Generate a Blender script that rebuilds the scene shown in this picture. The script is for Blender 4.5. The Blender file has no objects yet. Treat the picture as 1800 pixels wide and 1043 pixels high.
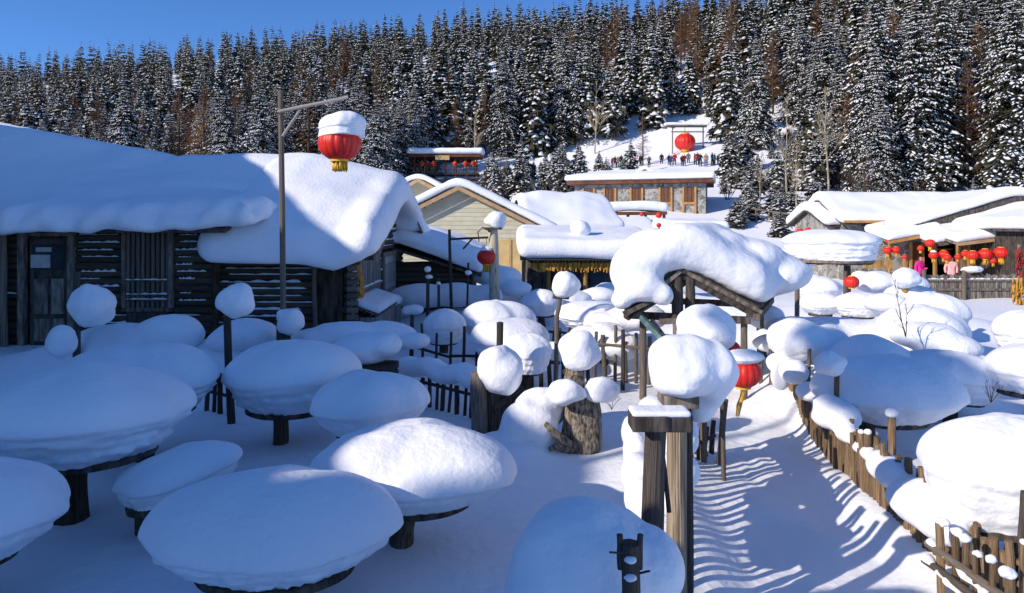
import bpy, bmesh, math, random
from mathutils import Vector, Matrix, noise, Euler
random.seed(7)
R = math.radians
scene = bpy.context.scene
COL = scene.collection

# ------------------------------------------------------------ camera, sky, sun
H = 3.2; F = 1200.0; HZ = 395.0            # eye height, focal length and horizon row of the 1800 px photograph
cam_d = bpy.data.cameras.new('camera'); cam = bpy.data.objects.new('camera', cam_d); COL.objects.link(cam)
cam_d.sensor_width = 36; cam_d.lens = 24; cam_d.shift_y = -(521.5 - HZ) / 1800
cam_d.clip_end = 3000; cam_d.clip_start = 0.05
cam.location = (0, 0, H); cam.rotation_euler = (R(90), 0, 0)
scene.camera = cam

SUN_EL = 27.0; LDIR = (0.85, 0.527)         # light travels to the right and away from the camera
az = math.atan2(-LDIR[0], -LDIR[1])        # compass angle (from +Y towards +X) of the sun
w = bpy.data.worlds.new('World'); scene.world = w; w.use_nodes = True
nt = w.node_tree; nt.nodes.clear()
sky = nt.nodes.new('ShaderNodeTexSky'); sky.sky_type = 'NISHITA'; sky.sun_disc = False
sky.sun_elevation = R(SUN_EL); sky.sun_rotation = az
sky.altitude = 1500; sky.air_density = 0.85; sky.dust_density = 0.0; sky.ozone_density = 6.0
bg = nt.nodes.new('ShaderNodeBackground'); bg.inputs[1].default_value = 0.15
wo = nt.nodes.new('ShaderNodeOutputWorld')
tint = nt.nodes.new('ShaderNodeMix'); tint.data_type = 'RGBA'; tint.blend_type = 'MULTIPLY'; tint.inputs[0].default_value = 1.0
tint.inputs[7].default_value = (0.62, 0.82, 1.0, 1)          # the dry, deep blue mountain sky
nt.links.new(sky.outputs[0], tint.inputs[6]); nt.links.new(tint.outputs[2], bg.inputs[0]); nt.links.new(bg.outputs[0], wo.inputs[0])
sun_d = bpy.data.lights.new('sun', 'SUN'); sun = bpy.data.objects.new('sun', sun_d); COL.objects.link(sun)
sun_d.energy = 3.9; sun_d.angle = R(0.55); sun_d.color = (1.0, 0.89, 0.76)
ld = Vector((LDIR[0], LDIR[1], 0)).normalized() * math.cos(R(SUN_EL)) + Vector((0, 0, -math.sin(R(SUN_EL))))
sun.rotation_euler = (-ld).to_track_quat('Z', 'Y').to_euler(); sun.location = (-30, -20, 30)
scene.view_settings.view_transform = 'Standard'; scene.view_settings.look = 'None'
scene.view_settings.exposure = 0.32; scene.view_settings.gamma = 1.0
scene.render.engine = 'CYCLES'
scene.cycles.max_bounces = 6; scene.cycles.diffuse_bounces = 3; scene.cycles.glossy_bounces = 2

def at(px, py, Y):                          # photograph pixel at depth Y -> point
    return Vector(((px - 900) * Y / F, Y, H - (py - HZ) * Y / F))
def X(px, Y): return (px - 900) * Y / F
def Z(py, Y): return H - (py - HZ) * Y / F
def sm(a, b, t):
    t = max(0.0, min(1.0, (t - a) / (b - a))); return t * t * (3 - 2 * t)
def lerp(a, b, t): return a + (b - a) * t
def pl(t, pts):
    if t <= pts[0][0]: return pts[0][1]
    for (a, va), (b, vb) in zip(pts, pts[1:]):
        if t <= b: return va + (vb - va) * (t - a) / (b - a)
    return pts[-1][1]
def nz(p, s=1.0, o=0.0): return noise.noise(Vector((p[0] * s + o, p[1] * s - o * 1.7, p[2] * s + o * 0.6)))

# ------------------------------------------------------------ materials
M = {}
def mat(name, col, rough=0.8, col2=None, scale=3.0, stretch=(1, 1, 1), bump=0.0, bscale=None, vary=0.0, spec=0.25, detail=5, lo=0.35, hi=0.65, metal=0.0):
    m = bpy.data.materials.new(name); m.use_nodes = True; n = m.node_tree; L = n.links
    b = n.nodes['Principled BSDF']; b.inputs['Roughness'].default_value = rough
    b.inputs['Specular IOR Level'].default_value = spec; b.inputs['Metallic'].default_value = metal
    tc = n.nodes.new('ShaderNodeTexCoord'); mp = n.nodes.new('ShaderNodeMapping'); mp.inputs['Scale'].default_value = stretch
    oi = n.nodes.new('ShaderNodeObjectInfo')
    add = n.nodes.new('ShaderNodeVectorMath'); add.operation = 'MULTIPLY_ADD'
    L.new(oi.outputs['Random'], add.inputs[0]); add.inputs[1].default_value = (37, 53, 71); L.new(tc.outputs['Object'], add.inputs[2])
    L.new(add.outputs[0], mp.inputs[0])
    tx = n.nodes.new('ShaderNodeTexNoise'); tx.inputs['Scale'].default_value = scale; tx.inputs['Detail'].default_value = detail
    L.new(mp.outputs[0], tx.inputs['Vector'])
    cr = n.nodes.new('ShaderNodeValToRGB'); e = cr.color_ramp.elements
    e[0].position = lo; e[1].position = hi
    e[0].color = (*col, 1); e[1].color = (*(col2 or col), 1)
    L.new(tx.outputs['Fac'], cr.inputs[0]); out = cr.outputs[0]
    if vary:
        mr = n.nodes.new('ShaderNodeMapRange'); mr.inputs[3].default_value = 1 - vary; mr.inputs[4].default_value = 1 + vary
        L.new(oi.outputs['Random'], mr.inputs[0])
        mx = n.nodes.new('ShaderNodeVectorMath'); mx.operation = 'SCALE'; L.new(out, mx.inputs[0]); L.new(mr.outputs[0], mx.inputs['Scale']); out = mx.outputs[0]
    L.new(out, b.inputs['Base Color'])
    if bump:
        t2 = n.nodes.new('ShaderNodeTexNoise'); t2.inputs['Scale'].default_value = bscale or scale; t2.inputs['Detail'].default_value = 6
        L.new(mp.outputs[0], t2.inputs['Vector'])
        bp = n.nodes.new('ShaderNodeBump'); bp.inputs['Strength'].default_value = bump; bp.inputs['Distance'].default_value = 0.05
        L.new(t2.outputs['Fac'], bp.inputs['Height']); L.new(bp.outputs[0], b.inputs['Normal'])
    M[name] = m; return m
mat('snow', (0.87, 0.89, 0.93), 0.75, (0.90, 0.91, 0.94), 0.6, bump=0.34, bscale=13, spec=0.2)
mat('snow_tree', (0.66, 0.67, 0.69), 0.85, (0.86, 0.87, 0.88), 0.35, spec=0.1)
mat('snow_rough', (0.85, 0.87, 0.92), 0.75, (0.90, 0.91, 0.94), 1.2, bump=0.5, bscale=6, spec=0.2)
mat('ground', (0.86, 0.885, 0.93), 0.75, (0.90, 0.91, 0.94), 0.3, bump=0.45, bscale=7, spec=0.2)
mat('log_dark', (0.035, 0.025, 0.018), 0.9, (0.11, 0.085, 0.062), 3, (3, 3, 0.8), 0.5, vary=0.35)
mat('weathered', (0.10, 0.08, 0.062), 0.9, (0.27, 0.225, 0.18), 3, (4, 4, 1.0), 0.6, vary=0.3)
mat('weathered_dark', (0.030, 0.025, 0.022), 0.9, (0.12, 0.10, 0.085), 3, (4, 4, 1.0), 0.6, vary=0.25)
mat('picket_wood', (0.10, 0.062, 0.035), 0.9, (0.36, 0.25, 0.15), 2.5, (3, 3, 0.8), 0.6, vary=0.35)
mat('pale_post', (0.15, 0.11, 0.075), 0.9, (0.48, 0.38, 0.27), 2.2, (3, 3, 0.7), 0.7)
mat('gold_wood', (0.20, 0.10, 0.03), 0.8, (0.42, 0.25, 0.09), 3, (3, 3, 0.7), 0.4, vary=0.2)
mat('bark', (0.06, 0.048, 0.038), 0.95, (0.34, 0.29, 0.23), 26, (1, 1, 0.45), 1.0)
mat('birch_bark', (0.10, 0.08, 0.06), 0.9, (0.55, 0.49, 0.36), 5, (0.6, 0.6, 2.5), 0.3, lo=0.25, hi=0.45)
mat('plank_grey', (0.16, 0.15, 0.14), 0.9, (0.34, 0.32, 0.30), 3, (4, 4, 1), 0.4, vary=0.2)
mat('plank_pale', (0.28, 0.25, 0.21), 0.9, (0.50, 0.46, 0.40), 3, (4, 4, 1), 0.4)
mat('door_pale', (0.30, 0.31, 0.29), 0.85, (0.50, 0.51, 0.47), 4, (4, 4, 1), 0.3)
mat('paper', (0.42, 0.42, 0.40), 0.8, (0.55, 0.55, 0.52), 8)
mat('siding', (0.50, 0.47, 0.34), 0.7, (0.60, 0.56, 0.42), 1.5, vary=0.06)
mat('trim_tan', (0.40, 0.26, 0.14), 0.7, (0.50, 0.34, 0.19), 3)
mat('board_yellow', (0.50, 0.35, 0.14), 0.8, (0.62, 0.45, 0.21), 2)
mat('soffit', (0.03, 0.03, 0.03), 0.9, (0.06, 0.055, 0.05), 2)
mat('brown_red', (0.10, 0.035, 0.02), 0.8, (0.18, 0.07, 0.04), 2)
mat('frame_orange', (0.42, 0.20, 0.06), 0.7, (0.52, 0.27, 0.09), 3)
mat('pane_brown', (0.10, 0.045, 0.022), 0.6, (0.20, 0.10, 0.055), 6, (1, 1, 3))
mat('glass', (0.02, 0.03, 0.04), 0.12, (0.05, 0.07, 0.08), 2, spec=0.6)
mat('blue_cloth', (0.02, 0.035, 0.06), 0.8, (0.04, 0.06, 0.10), 2)
mat('teal_paint', (0.07, 0.13, 0.13), 0.7, (0.16, 0.25, 0.24), 3, (4, 4, 1), 0.3)
mat('teal_frame', (0.18, 0.36, 0.33), 0.6, (0.25, 0.45, 0.42), 3)
mat('lantern_red', (0.62, 0.018, 0.012), 0.45, (0.74, 0.03, 0.018), 3, spec=0.4)
mat('gold', (0.70, 0.38, 0.03), 0.5, (0.82, 0.50, 0.06), 6)
mat('corn', (0.36, 0.17, 0.025), 0.7, (0.64, 0.34, 0.055), 8, vary=0.25)
mat('chili', (0.20, 0.012, 0.01), 0.5, (0.35, 0.03, 0.02), 8, vary=0.2)
mat('metal', (0.03, 0.03, 0.032), 0.5, (0.06, 0.06, 0.06), 5, metal=0.6)
mat('needles', (0.026, 0.027, 0.019), 0.9, (0.088, 0.080, 0.053), 6, vary=0.3, spec=0.1)
mat('larch_twig', (0.12, 0.055, 0.025), 0.95, (0.23, 0.125, 0.06), 5, vary=0.2, spec=0.1)
mat('trunk', (0.05, 0.038, 0.03), 0.95, (0.12, 0.095, 0.075), 6, (3, 3, 0.6), vary=0.2)
mat('birch_far', (0.28, 0.22, 0.14), 0.9, (0.50, 0.42, 0.28), 6, (1, 1, 2), vary=0.15)
mat('shrub_twig', (0.055, 0.035, 0.025), 0.95, (0.12, 0.08, 0.055), 5, vary=0.2)
mat('skin', (0.50, 0.28, 0.19), 0.6, (0.55, 0.32, 0.22), 5)
for nme, c in dict(cl_black=(0.015, 0.015, 0.018), cl_red=(0.45, 0.02, 0.03), cl_pink=(0.75, 0.03, 0.25), cl_rose=(0.70, 0.36, 0.36), cl_blue=(0.02, 0.06, 0.16),
                  cl_grey=(0.10, 0.10, 0.11), cl_tan=(0.30, 0.20, 0.10), cl_wine=(0.16, 0.015, 0.04), cl_teal=(0.02, 0.12, 0.16)).items():
    mat(nme, c, 0.85, tuple(min(1, k * 1.25) for k in c), 12)
# field stone walls, pieces a few pixels wide: cells by material
def stone_mat():
    m = mat('stone', (0.2, 0.19, 0.18)); n = m.node_tree; L = n.links; b = n.nodes['Principled BSDF']
    tc = n.nodes.new('ShaderNodeTexCoord')
    v = n.nodes.new('ShaderNodeTexVoronoi'); v.inputs['Scale'].default_value = 2.6; v.feature = 'F1'
    e = n.nodes.new('ShaderNodeTexVoronoi'); e.inputs['Scale'].default_value = 2.6; e.feature = 'DISTANCE_TO_EDGE'
    L.new(tc.outputs['Object'], v.inputs['Vector']); L.new(tc.outputs['Object'], e.inputs['Vector'])
    r1 = n.nodes.new('ShaderNodeValToRGB'); r1.color_ramp.elements[0].color = (0.13, 0.13, 0.125, 1); r1.color_ramp.elements[1].color = (0.42, 0.40, 0.36, 1)
    sp = n.nodes.new('ShaderNodeSeparateColor'); L.new(v.outputs['Color'], sp.inputs[0]); L.new(sp.outputs[0], r1.inputs[0])
    r2 = n.nodes.new('ShaderNodeValToRGB'); r2.color_ramp.elements[0].position = 0.02; r2.color_ramp.elements[1].position = 0.07
    r2.color_ramp.elements[0].color = (0, 0, 0, 1); L.new(e.outputs['Distance'], r2.inputs[0])
    mx = n.nodes.new('ShaderNodeMix'); mx.data_type = 'RGBA'; L.new(r2.outputs[0], mx.inputs[0])
    mx.inputs[6].default_value = (0.50, 0.48, 0.44, 1); L.new(r1.outputs[0], mx.inputs[7]); L.new(mx.outputs[2], b.inputs['Base Color'])
    bp = n.nodes.new('ShaderNodeBump'); bp.inputs['Distance'].default_value = 0.08; bp.inputs['Strength'].default_value = 0.7
    L.new(r2.outputs[0], bp.inputs['Height']); L.new(bp.outputs[0], b.inputs['Normal'])
stone_mat()

# ------------------------------------------------------------ object helpers
def tag(o, label=None, cat=None, group=None, kind=None):
    if label: o['label'] = label
    if cat: o['category'] = cat
    if group: o['group'] = group
    if kind: o['kind'] = kind
    return o
def empty(name, loc, rz=0.0, label=None, cat=None, group=None):
    o = bpy.data.objects.new(name, None); COL.objects.link(o); o.location = loc; o.rotation_euler = (0, 0, rz)
    o.empty_display_size = 0.2
    return tag(o, label, cat, group)
def wm(o): return o.matrix_basis.copy() if o.parent is None else wm(o.parent) @ o.matrix_parent_inverse @ o.matrix_basis
def link(name, me, parent=None, world=True):
    o = bpy.data.objects.new(name, me); COL.objects.link(o)
    if parent is not None:
        o.parent = parent
        if world: o.matrix_parent_inverse = wm(parent).inverted()      # the mesh is in world coordinates
    return o
def mesh(name, v, f, m=None, smooth=True, mats=None, fm=None):
    me = bpy.data.meshes.new(name); me.from_pydata([tuple(p) for p in v], [], f)
    if mats:
        for k in mats: me.materials.append(M[k])
        if fm: me.polygons.foreach_set('material_index', fm)
    elif m: me.materials.append(M[m])
    if smooth: me.polygons.foreach_set('use_smooth', [True] * len(me.polygons))
    me.update(); return me
def box_vf(x0, x1, y0, y1, z0, z1):
    v = [(x0, y0, z0), (x1, y0, z0), (x1, y1, z0), (x0, y1, z0), (x0, y0, z1), (x1, y0, z1), (x1, y1, z1), (x0, y1, z1)]
    return v, [(0, 3, 2, 1), (4, 5, 6, 7), (0, 1, 5, 4), (1, 2, 6, 5), (2, 3, 7, 6), (3, 0, 4, 7)]
def box(name, b, m, parent, world=True, bevel=0.0):
    v, f = box_vf(*b); me = mesh(name, v, f, m, False)
    if bevel:
        bm = bmesh.new(); bm.from_mesh(me); bmesh.ops.bevel(bm, geom=bm.edges[:], offset=bevel, segments=2, affect='EDGES', profile=0.6); bm.to_mesh(me); bm.free()
    return link(name, me, parent, world)
def prism(name, poly, off, m, parent, world=True):
    n = len(poly); off = Vector(off); v = [Vector(p) for p in poly] + [Vector(p) + off for p in poly]
    f = [tuple(range(n))[::-1], tuple(range(n, 2 * n))] + [(i, (i + 1) % n, n + (i + 1) % n, n + i) for i in range(n)]
    me = mesh(name, v, f, m, False)
    bm = bmesh.new(); bm.from_mesh(me); bmesh.ops.recalc_face_normals(bm, faces=bm.faces[:]); bm.to_mesh(me); bm.free()
    return link(name, me, parent, world)
# unit logs: length 1 along z, radius 1
UL = {}
def unit_log(kind, k, segs=10, rings=6, amp=0.10):
    key = (kind, k)
    if key in UL: return UL[key]
    rnd = random.Random(k * 13 + 5); v = []; f = []
    bx = [rnd.uniform(-.12, .12) for _ in range(2)]; by = [rnd.uniform(-.12, .12) for _ in range(2)]
    for i in range(rings + 1):
        t = i / rings; ox = bx[0] * math.sin(t * math.pi) + bx[1] * math.sin(t * 2 * math.pi); oy = by[0] * math.sin(t * math.pi) + by[1] * math.sin(t * 2 * math.pi)
        for j in range(segs):
            a = 2 * math.pi * j / segs
            r = (1.04 - 0.08 * t) * (1 + amp * nz((math.cos(a), math.sin(a), t * 3), 1.3, k * 3.1))
            v.append((ox + r * math.cos(a), oy + r * math.sin(a), t))
    for i in range(rings):
        for j in range(segs): f.append((i * segs + j, i * segs + (j + 1) % segs, (i + 1) * segs + (j + 1) % segs, (i + 1) * segs + j))
    f.append(tuple(range(segs))[::-1]); n0 = rings * segs
    v.append((0.05, 0, 1.0 + rnd.uniform(0.0, 0.01))); c = len(v) - 1
    for j in range(segs): f.append((n0 + j, n0 + (j + 1) % segs, c))
    me = mesh('log', v, f, kind); 
    for p in me.polygons[-(segs + 1):]: p.use_smooth = False
    UL[key] = me; return me
def log(name, p0, p1, r, m, parent, k=None, world=True, ry=None):
    p0 = Vector(p0); p1 = Vector(p1); d = p1 - p0
    me = unit_log(m, random.randrange(6) if k is None else k)
    o = link(name, me, parent, world)
    q = d.to_track_quat('Z', 'Y') @ Euler((0, 0, random.uniform(0, 6.28))).to_quaternion() if ry is None else d.to_track_quat('Z', 'Y')
    o.matrix_basis = Matrix.LocRotScale(p0, q, Vector((r, ry or r, d.length)))
    return o
def grid_faces(nu, nv, wrap=False):
    f = []
    for i in range(nv - 1):
        for j in range(nu if wrap else nu - 1):
            j2 = (j + 1) % nu; f.append((i * nu + j, i * nu + j2, (i + 1) * nu + j2, (i + 1) * nu + j))
    return f
def tube_vf(pts, rads, segs=6, cap=True):
    v = []; f = []; n = len(pts)
    for i, p in enumerate(pts):
        p = Vector(p); d = (Vector(pts[min(i + 1, n - 1)]) - Vector(pts[max(i - 1, 0)])).normalized()
        a = d.orthogonal().normalized() if abs(d.z) < 0.95 else Vector((1, 0, 0)); a = (a - d * a.dot(d)).normalized(); b = d.cross(a)
        for j in range(segs):
            t = 2 * math.pi * j / segs; v.append(p + (a * math.cos(t) + b * math.sin(t)) * rads[i])
    f = grid_faces(segs, n, True)
    if cap: f.append(tuple(range(segs))[::-1]); f.append(tuple(range((n - 1) * segs, n * segs)))
    return v, f

# ------------------------------------------------------------ snow shapes
def cap_mesh(Rx, Ry, rb, hl, ht, seed, lip=1.0, skew=(0, 0), rough=1.0, nth=128, tiltx=0.0, tilty=0.0, flat=1.0):
    """snow standing on a round plate: narrow foot, wide lip, domed top; local origin on the plate"""
    v = []; prof = []
    nl, nu = 24, 24
    for i in range(nl + 1):
        u = i / nl; s = min(1.0, u / 0.9); rl = rb + (0.945 - rb) * (1 - (1 - s) ** (1.4 * lip))
        if u > 0.8: rl += (1.0 - 0.945) * sm(0.8, 1.0, u)
        prof.append((rl, hl * u, 1 - 0.25 * u if u < 0.8 else 0.8 * (1 - (u - 0.8) / 0.2)))
    for i in range(1, nu + 1):
        a = i / nu * math.pi / 2; prof.append((math.cos(a), hl + ht * math.sin(a) ** flat, 0.0))
    for (r, z, rg) in prof[:-1]:
        for j in range(nth):
            a = 2 * math.pi * j / nth; c, s = math.cos(a), math.sin(a)
            k = 1 + 0.13 * nz((c * 1.1, s * 1.1, z * 0.5), 1, seed) + 0.05 * nz((c * 3, s * 3, z), 1, seed + 9)
            rr = r * k
            if rg > 0:
                rr += rough * rg * (0.050 * nz((c * 1.6, s * 1.6, z * 13), 1, seed + 4) + 0.040 * nz((c * 8, s * 8, z * 12), 1, seed + 2) + 0.028 * nz((c * 19, s * 19, z * 22), 1, seed + 6))
            x = Rx * rr * c; y = Ry * rr * s; zz = z * (1 + 0.16 * r * nz((c, s, 3), 1, seed + 5) * min(1, z / (hl + 0.01)))
            zz += 0.03 * nz((x, y, 0), 1.3, seed) + 0.012 * nz((x, y, 0), 4, seed)
            t = z / (hl + ht); x += skew[0] * t; y += skew[1] * t
            zz += (tiltx * x + tilty * y)
            v.append((x, y, zz))
    v.append((skew[0], skew[1], hl + ht + tiltx * skew[0] + tilty * skew[1] + 0.03 * nz((0, 0, 0), 1.3, seed) + 0.012 * nz((0, 0, 0), 4, seed))); top = len(v) - 1
    n = len(prof) - 1; f = grid_faces(nth, n, True)
    f += [((n - 1) * nth + j, (n - 1) * nth + (j + 1) % nth, top) for j in range(nth)]
    f.append(tuple(range(nth))[::-1])
    return v, f
def plate_mesh(Rx, Ry, th, m, seed):
    n = 40; v = []
    for z, k in ((0, 0.97), (0.01, 1.0), (th - 0.01, 1.0), (th, 0.98)):
        for j in range(n):
            a = 2 * math.pi * j / n; kk = k * (1 + 0.025 * nz((math.cos(a) * 2, math.sin(a) * 2, 0), 1, seed)); v.append((Rx * kk * math.cos(a), Ry * kk * math.sin(a), z))
    f = grid_faces(n, 4, True) + [tuple(range(n))[::-1], tuple(range(3 * n, 4 * n))]
    return mesh('plate', v, f, m, False)
def ball_vf(c, r, seed, amp=0.24, flat=0.12, nth=32, nph=22, fine=0.045):
    """lumpy snow ball with a flattened, narrower underside"""
    c = Vector(c); rx, ry, rz = r; v = []
    for i in range(1, nph):
        ph = math.pi * i / nph; z = -math.cos(ph); s = math.sin(ph)
        for j in range(nth):
            a = 2 * math.pi * j / nth; d = Vector((s * math.cos(a), s * math.sin(a), z))
            k = 1 + amp * nz(d, 1.1, seed) + fine * nz(d, 3.2, seed + 3)
            zz = d.z
            if zz < 0: zz *= (1 - flat)
            v.append(c + Vector((rx * k * d.x, ry * k * d.y, rz * k * zz)))
    v.append(c + Vector((0, 0, -rz * (1 - flat)))); v.append(c + Vector((0, 0, rz)))
    n = nph - 1; f = grid_faces(nth, n, True); b = n * nth
    f += [((j + 1) % nth, j, b) for j in range(nth)] + [((n - 1) * nth + j, (n - 1) * nth + (j + 1) % nth, b + 1) for j in range(nth)]
    return v, f
def ball(name, c, r, seed, parent, m='snow', **k):
    if not isinstance(r, tuple): r = (r, r, r)
    if r[2] > 0.18: r = (r[0], r[1], r[2] * 1.14)
    v, f = ball_vf(c, r, seed, **k); return link(name, mesh(name, v, f, m), parent)
def fused(name, blobs, voxel, parent, m='snow', amp=0.03, freq=2.5, smooth=6, seed=1.0, extra=None):
    """several lumps melted into one continuous snow mass (world coordinates)"""
    V = []; Fc = []
    for i, b in enumerate(blobs):
        v, f = ball_vf(b[0], b[1] if isinstance(b[1], tuple) else (b[1],) * 3, seed + i * 2.3, amp=0.08, flat=b[2] if len(b) > 2 else 0.15, nth=20, nph=14)
        o = len(V); V += v; Fc += [tuple(x + o for x in q) for q in f]
    if extra: o = len(V); V += extra[0]; Fc += [tuple(x + o for x in q) for q in extra[1]]
    me = mesh(name, V, Fc); ob = bpy.data.objects.new('tmp', me); COL.objects.link(ob)
    md = ob.modifiers.new('r', 'REMESH'); md.mode = 'VOXEL'; md.voxel_size = voxel
    ms = ob.modifiers.new('s', 'SMOOTH'); ms.factor = 0.6; ms.iterations = smooth
    dg = bpy.context.evaluated_depsgraph_get(); me2 = bpy.data.meshes.new_from_object(ob.evaluated_get(dg))
    bpy.data.objects.remove(ob); bpy.data.meshes.remove(me)
    for vx in me2.vertices:
        k = amp * nz(vx.co, freq, seed) + amp * 0.4 * nz(vx.co, freq * 3, seed + 4); vx.co += vx.normal * k
    me2.materials.clear(); me2.materials.append(M[m]); me2.name = name
    me2.polygons.foreach_set('use_smooth', [True] * len(me2.polygons)); me2.update()
    return link(name, me2, parent)
def slab_vf(x0, x1, y0, y1, T, fn, r, res, amp=0.06, seed=0.0, tf=None, droop=0.0, lump=0.0):
    """rounded slab of snow lying on the height function fn(x, y)"""
    hx, hy, hz = (x1 - x0) / 2, (y1 - y0) / 2, T / 2; cx, cy = (x0 + x1) / 2, (y0 + y1) / 2
    r = min(r, hz * 0.98)
    nx = max(2, int(2 * hx / res)); ny = max(2, int(2 * hy / res)); nzv = max(4, int(T / res))
    V = {}; f = []; out = []
    def vid(i, j, k):
        key = (i, j, k)
        if key in V: return V[key]
        # denser near the borders
        e = lambda t: t
        p = Vector((-hx + 2 * hx * e(i / nx), -hy + 2 * hy * e(j / ny), -hz + 2 * hz * k / nzv))
        q = Vector((max(-hx + r, min(hx - r, p.x)), max(-hy + r, min(hy - r, p.y)), max(-hz + r, min(hz - r, p.z))))
        d = p - q
        n = d.normalized() if d.length > 1e-6 else Vector((0, 0, 1 if p.z > 0 else -1))
        pp = q + n * r if d.length > 1e-6 else p
        x, y = cx + pp.x, cy + pp.y; z = pp.z + hz
        if tf: z *= tf(x, y)
        zb = fn(x, y)
        edge = min(hx - abs(pp.x), hy - abs(pp.y))
        zb -= droop * max(0, 1 - edge / 0.6) ** 2
        P = Vector((x, y, zb + z))
        k1 = amp * (nz(P, 0.55, seed) * 1.2 + nz(P, 1.6, seed + 3) * 0.5 + nz(P, 4.5, seed + 7) * 0.14)
        if lump and edge < 0.5: k1 += lump * nz((x * 1.0, y * 1.0, z), 2.4, seed + 11) * (1 - edge / 0.5)
        P += n * k1 if n.z > -0.5 else n * k1 * 0.5
        out.append(P); V[key] = len(out) - 1; return V[key]
    for i in range(nx):
        for j in range(ny):
            f.append((vid(i, j, nzv), vid(i + 1, j, nzv), vid(i + 1, j + 1, nzv), vid(i, j + 1, nzv)))
            f.append((vid(i, j, 0), vid(i, j + 1, 0), vid(i + 1, j + 1, 0), vid(i + 1, j, 0)))
    for k in range(nzv):
        for i in range(nx):
            f.append((vid(i, 0, k), vid(i + 1, 0, k), vid(i + 1, 0, k + 1), vid(i, 0, k + 1)))
            f.append((vid(i, ny, k), vid(i, ny, k + 1), vid(i + 1, ny, k + 1), vid(i + 1, ny, k)))
        for j in range(ny):
            f.append((vid(0, j, k), vid(0, j, k + 1), vid(0, j + 1, k + 1), vid(0, j + 1, k)))
            f.append((vid(nx, j, k), vid(nx, j + 1, k), vid(nx, j + 1, k + 1), vid(nx, j, k + 1)))
    return out, f
def slab(name, b, T, fn, parent, world=True, r=0.3, res=0.15, m='snow', **k):
    v, f = slab_vf(b[0], b[1], b[2], b[3], T, fn, r, res, **k); return link(name, mesh(name, v, f, m), parent, world)

# ------------------------------------------------------------ terrain
MOUNDS = [  # x, y, rx, ry, height
    (-7.0, 12.8, 1.9, 0.8, 0.55), (-10, 12.5, 2.5, 1.0, 0.4), (-5.0, 13.3, 1.0, 0.8, 0.5), (-2.9, 13.6, 1.3, 0.8, 0.55), (-1.5, 15.0, 0.7, 0.5, 0.4),
    (0.05, 9.6, 0.6, 0.5, 0.28), (1.75, 7.4, 0.35, 1.5, 0.12), (6.7, 14.2, 1.6, 1.1, 0.75), (5.3, 12.4, 0.9, 1.0, 0.35), (7.4, 12.2, 0.9, 0.8, 0.5),
    (2.0, 15.2, 0.8, 0.6, 0.55), (0.6, 15.6, 0.7, 0.5, 0.5), (3.4, 16.5, 1.2, 0.8, 0.5), (9.4, 17.5, 2.0, 1.4, 0.55), (6.5, 19.0, 1.6, 1.0, 0.6), (3.0, 20.5, 2.0, 1.2, 0.5),
    (0.3, 19.5, 1.4, 0.8, 0.5), (8.6, 22, 2.2, 1.2, 0.55), (-1.6, 20.5, 1.6, 0.7, 0.55), (12.6, 20.5, 2.0, 1.2, 0.5), (6.2, 23.5, 1.8, 1.0, 0.5),
    (-1.3, 18.3, 1.4, 0.6, 0.35), (5.0, 10.9, 0.35, 1.2, 0.18), (4.1, 7.6, 0.3, 1.6, 0.12)]
PATH = [(2.5, 1.5), (2.62, 5.5), (3.0, 7.5), (3.5, 9.6), (4.35, 12.0), (5.3, 14.8)]
_r = random.Random(31); STEPS = []
for _k in range(70):
    _y = _r.uniform(5.8, 14.5); STEPS.append((pl(_y, [(b, a) for a, b in PATH]) + _r.gauss(0, 0.33), _y))
def path_d(x, y):
    if y < 1 or y > 15: return 9
    return abs(x - pl(y, [(b, a) for a, b in PATH]))
HILL = [(0, 0), (44, 0), (60, 1.7), (72, 3.9), (90, 6.8), (124, 14.5), (150, 25), (180, 40), (222, 58), (260, 71), (300, 78), (420, 88), (700, 95)]
def gz(x, y, fine=True):
    s = y + 0.28 * x
    z = (pl(s - 5, HILL) + 2 * pl(s, HILL) + pl(s + 5, HILL)) / 4
    z += 0.5 * sm(11.3, 14.6, y) * sm(-2.5, -5.5, x) * (1 - sm(30, 60, y))
    z += 0.55 * sm(18, 26, y) * sm(9, 4, x) * (1 - sm(40, 60, y))
    if y > 45: z += 1.6 * nz((x, y, 0), 0.035, 2) * sm(60, 110, s) + 0.7 * nz((x, y, 0), 0.11, 5) * sm(50, 80, s)
    if y < 60:
        z += 0.10 * nz((x, y, 0), 0.35, 3) + 0.035 * nz((x, y, 0), 1.1, 8) + (0.012 * nz((x, y, 0), 3.1, 2) if fine else 0)
        if y < 30:
            for mx, my, rx, ry, h in MOUNDS:
                d = ((x - mx) / rx) ** 2 + ((y - my) / ry) ** 2
                if d < 6: z += h * math.exp(-d * d * 0.45 - d * 0.25)
            d = path_d(x, y)
            k = 1 - sm(0.55, 1.15, d)
            z -= 0.10 * k
            if fine: z += k * (0.014 * nz((x, y, 0), 2.4, 4) + 0.008 * nz((x, y, 0), 5.5, 6))
            if fine and d < 1.2:
                for fx, fy in STEPS:
                    if abs(fx - x) < 0.3 and abs(fy - y) < 0.4: q = ((x - fx) / 0.11) ** 2 + ((y - fy) / 0.19) ** 2; z -= 0.022 * math.exp(-q * q)
    return z
def graded(lo, a, b, hi, st, g=1.09, mx=9.0):
    out = []; t = a
    while t < b: out.append(t); t += st
    s = st
    while t < hi: out.append(t); s = min(mx, s * g); t += s
    out.append(hi); t = a; s = st; pre = []
    while t > lo: s = min(mx, s * g); t -= s; pre.append(max(t, lo))
    return pre[::-1] + out
xs = graded(-420, -8.5, 11, 420, 0.10); ys = graded(-60, 4.0, 17, 700, 0.10)
v = [(x, y, gz(x, y)) for y in ys for x in xs]
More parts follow.
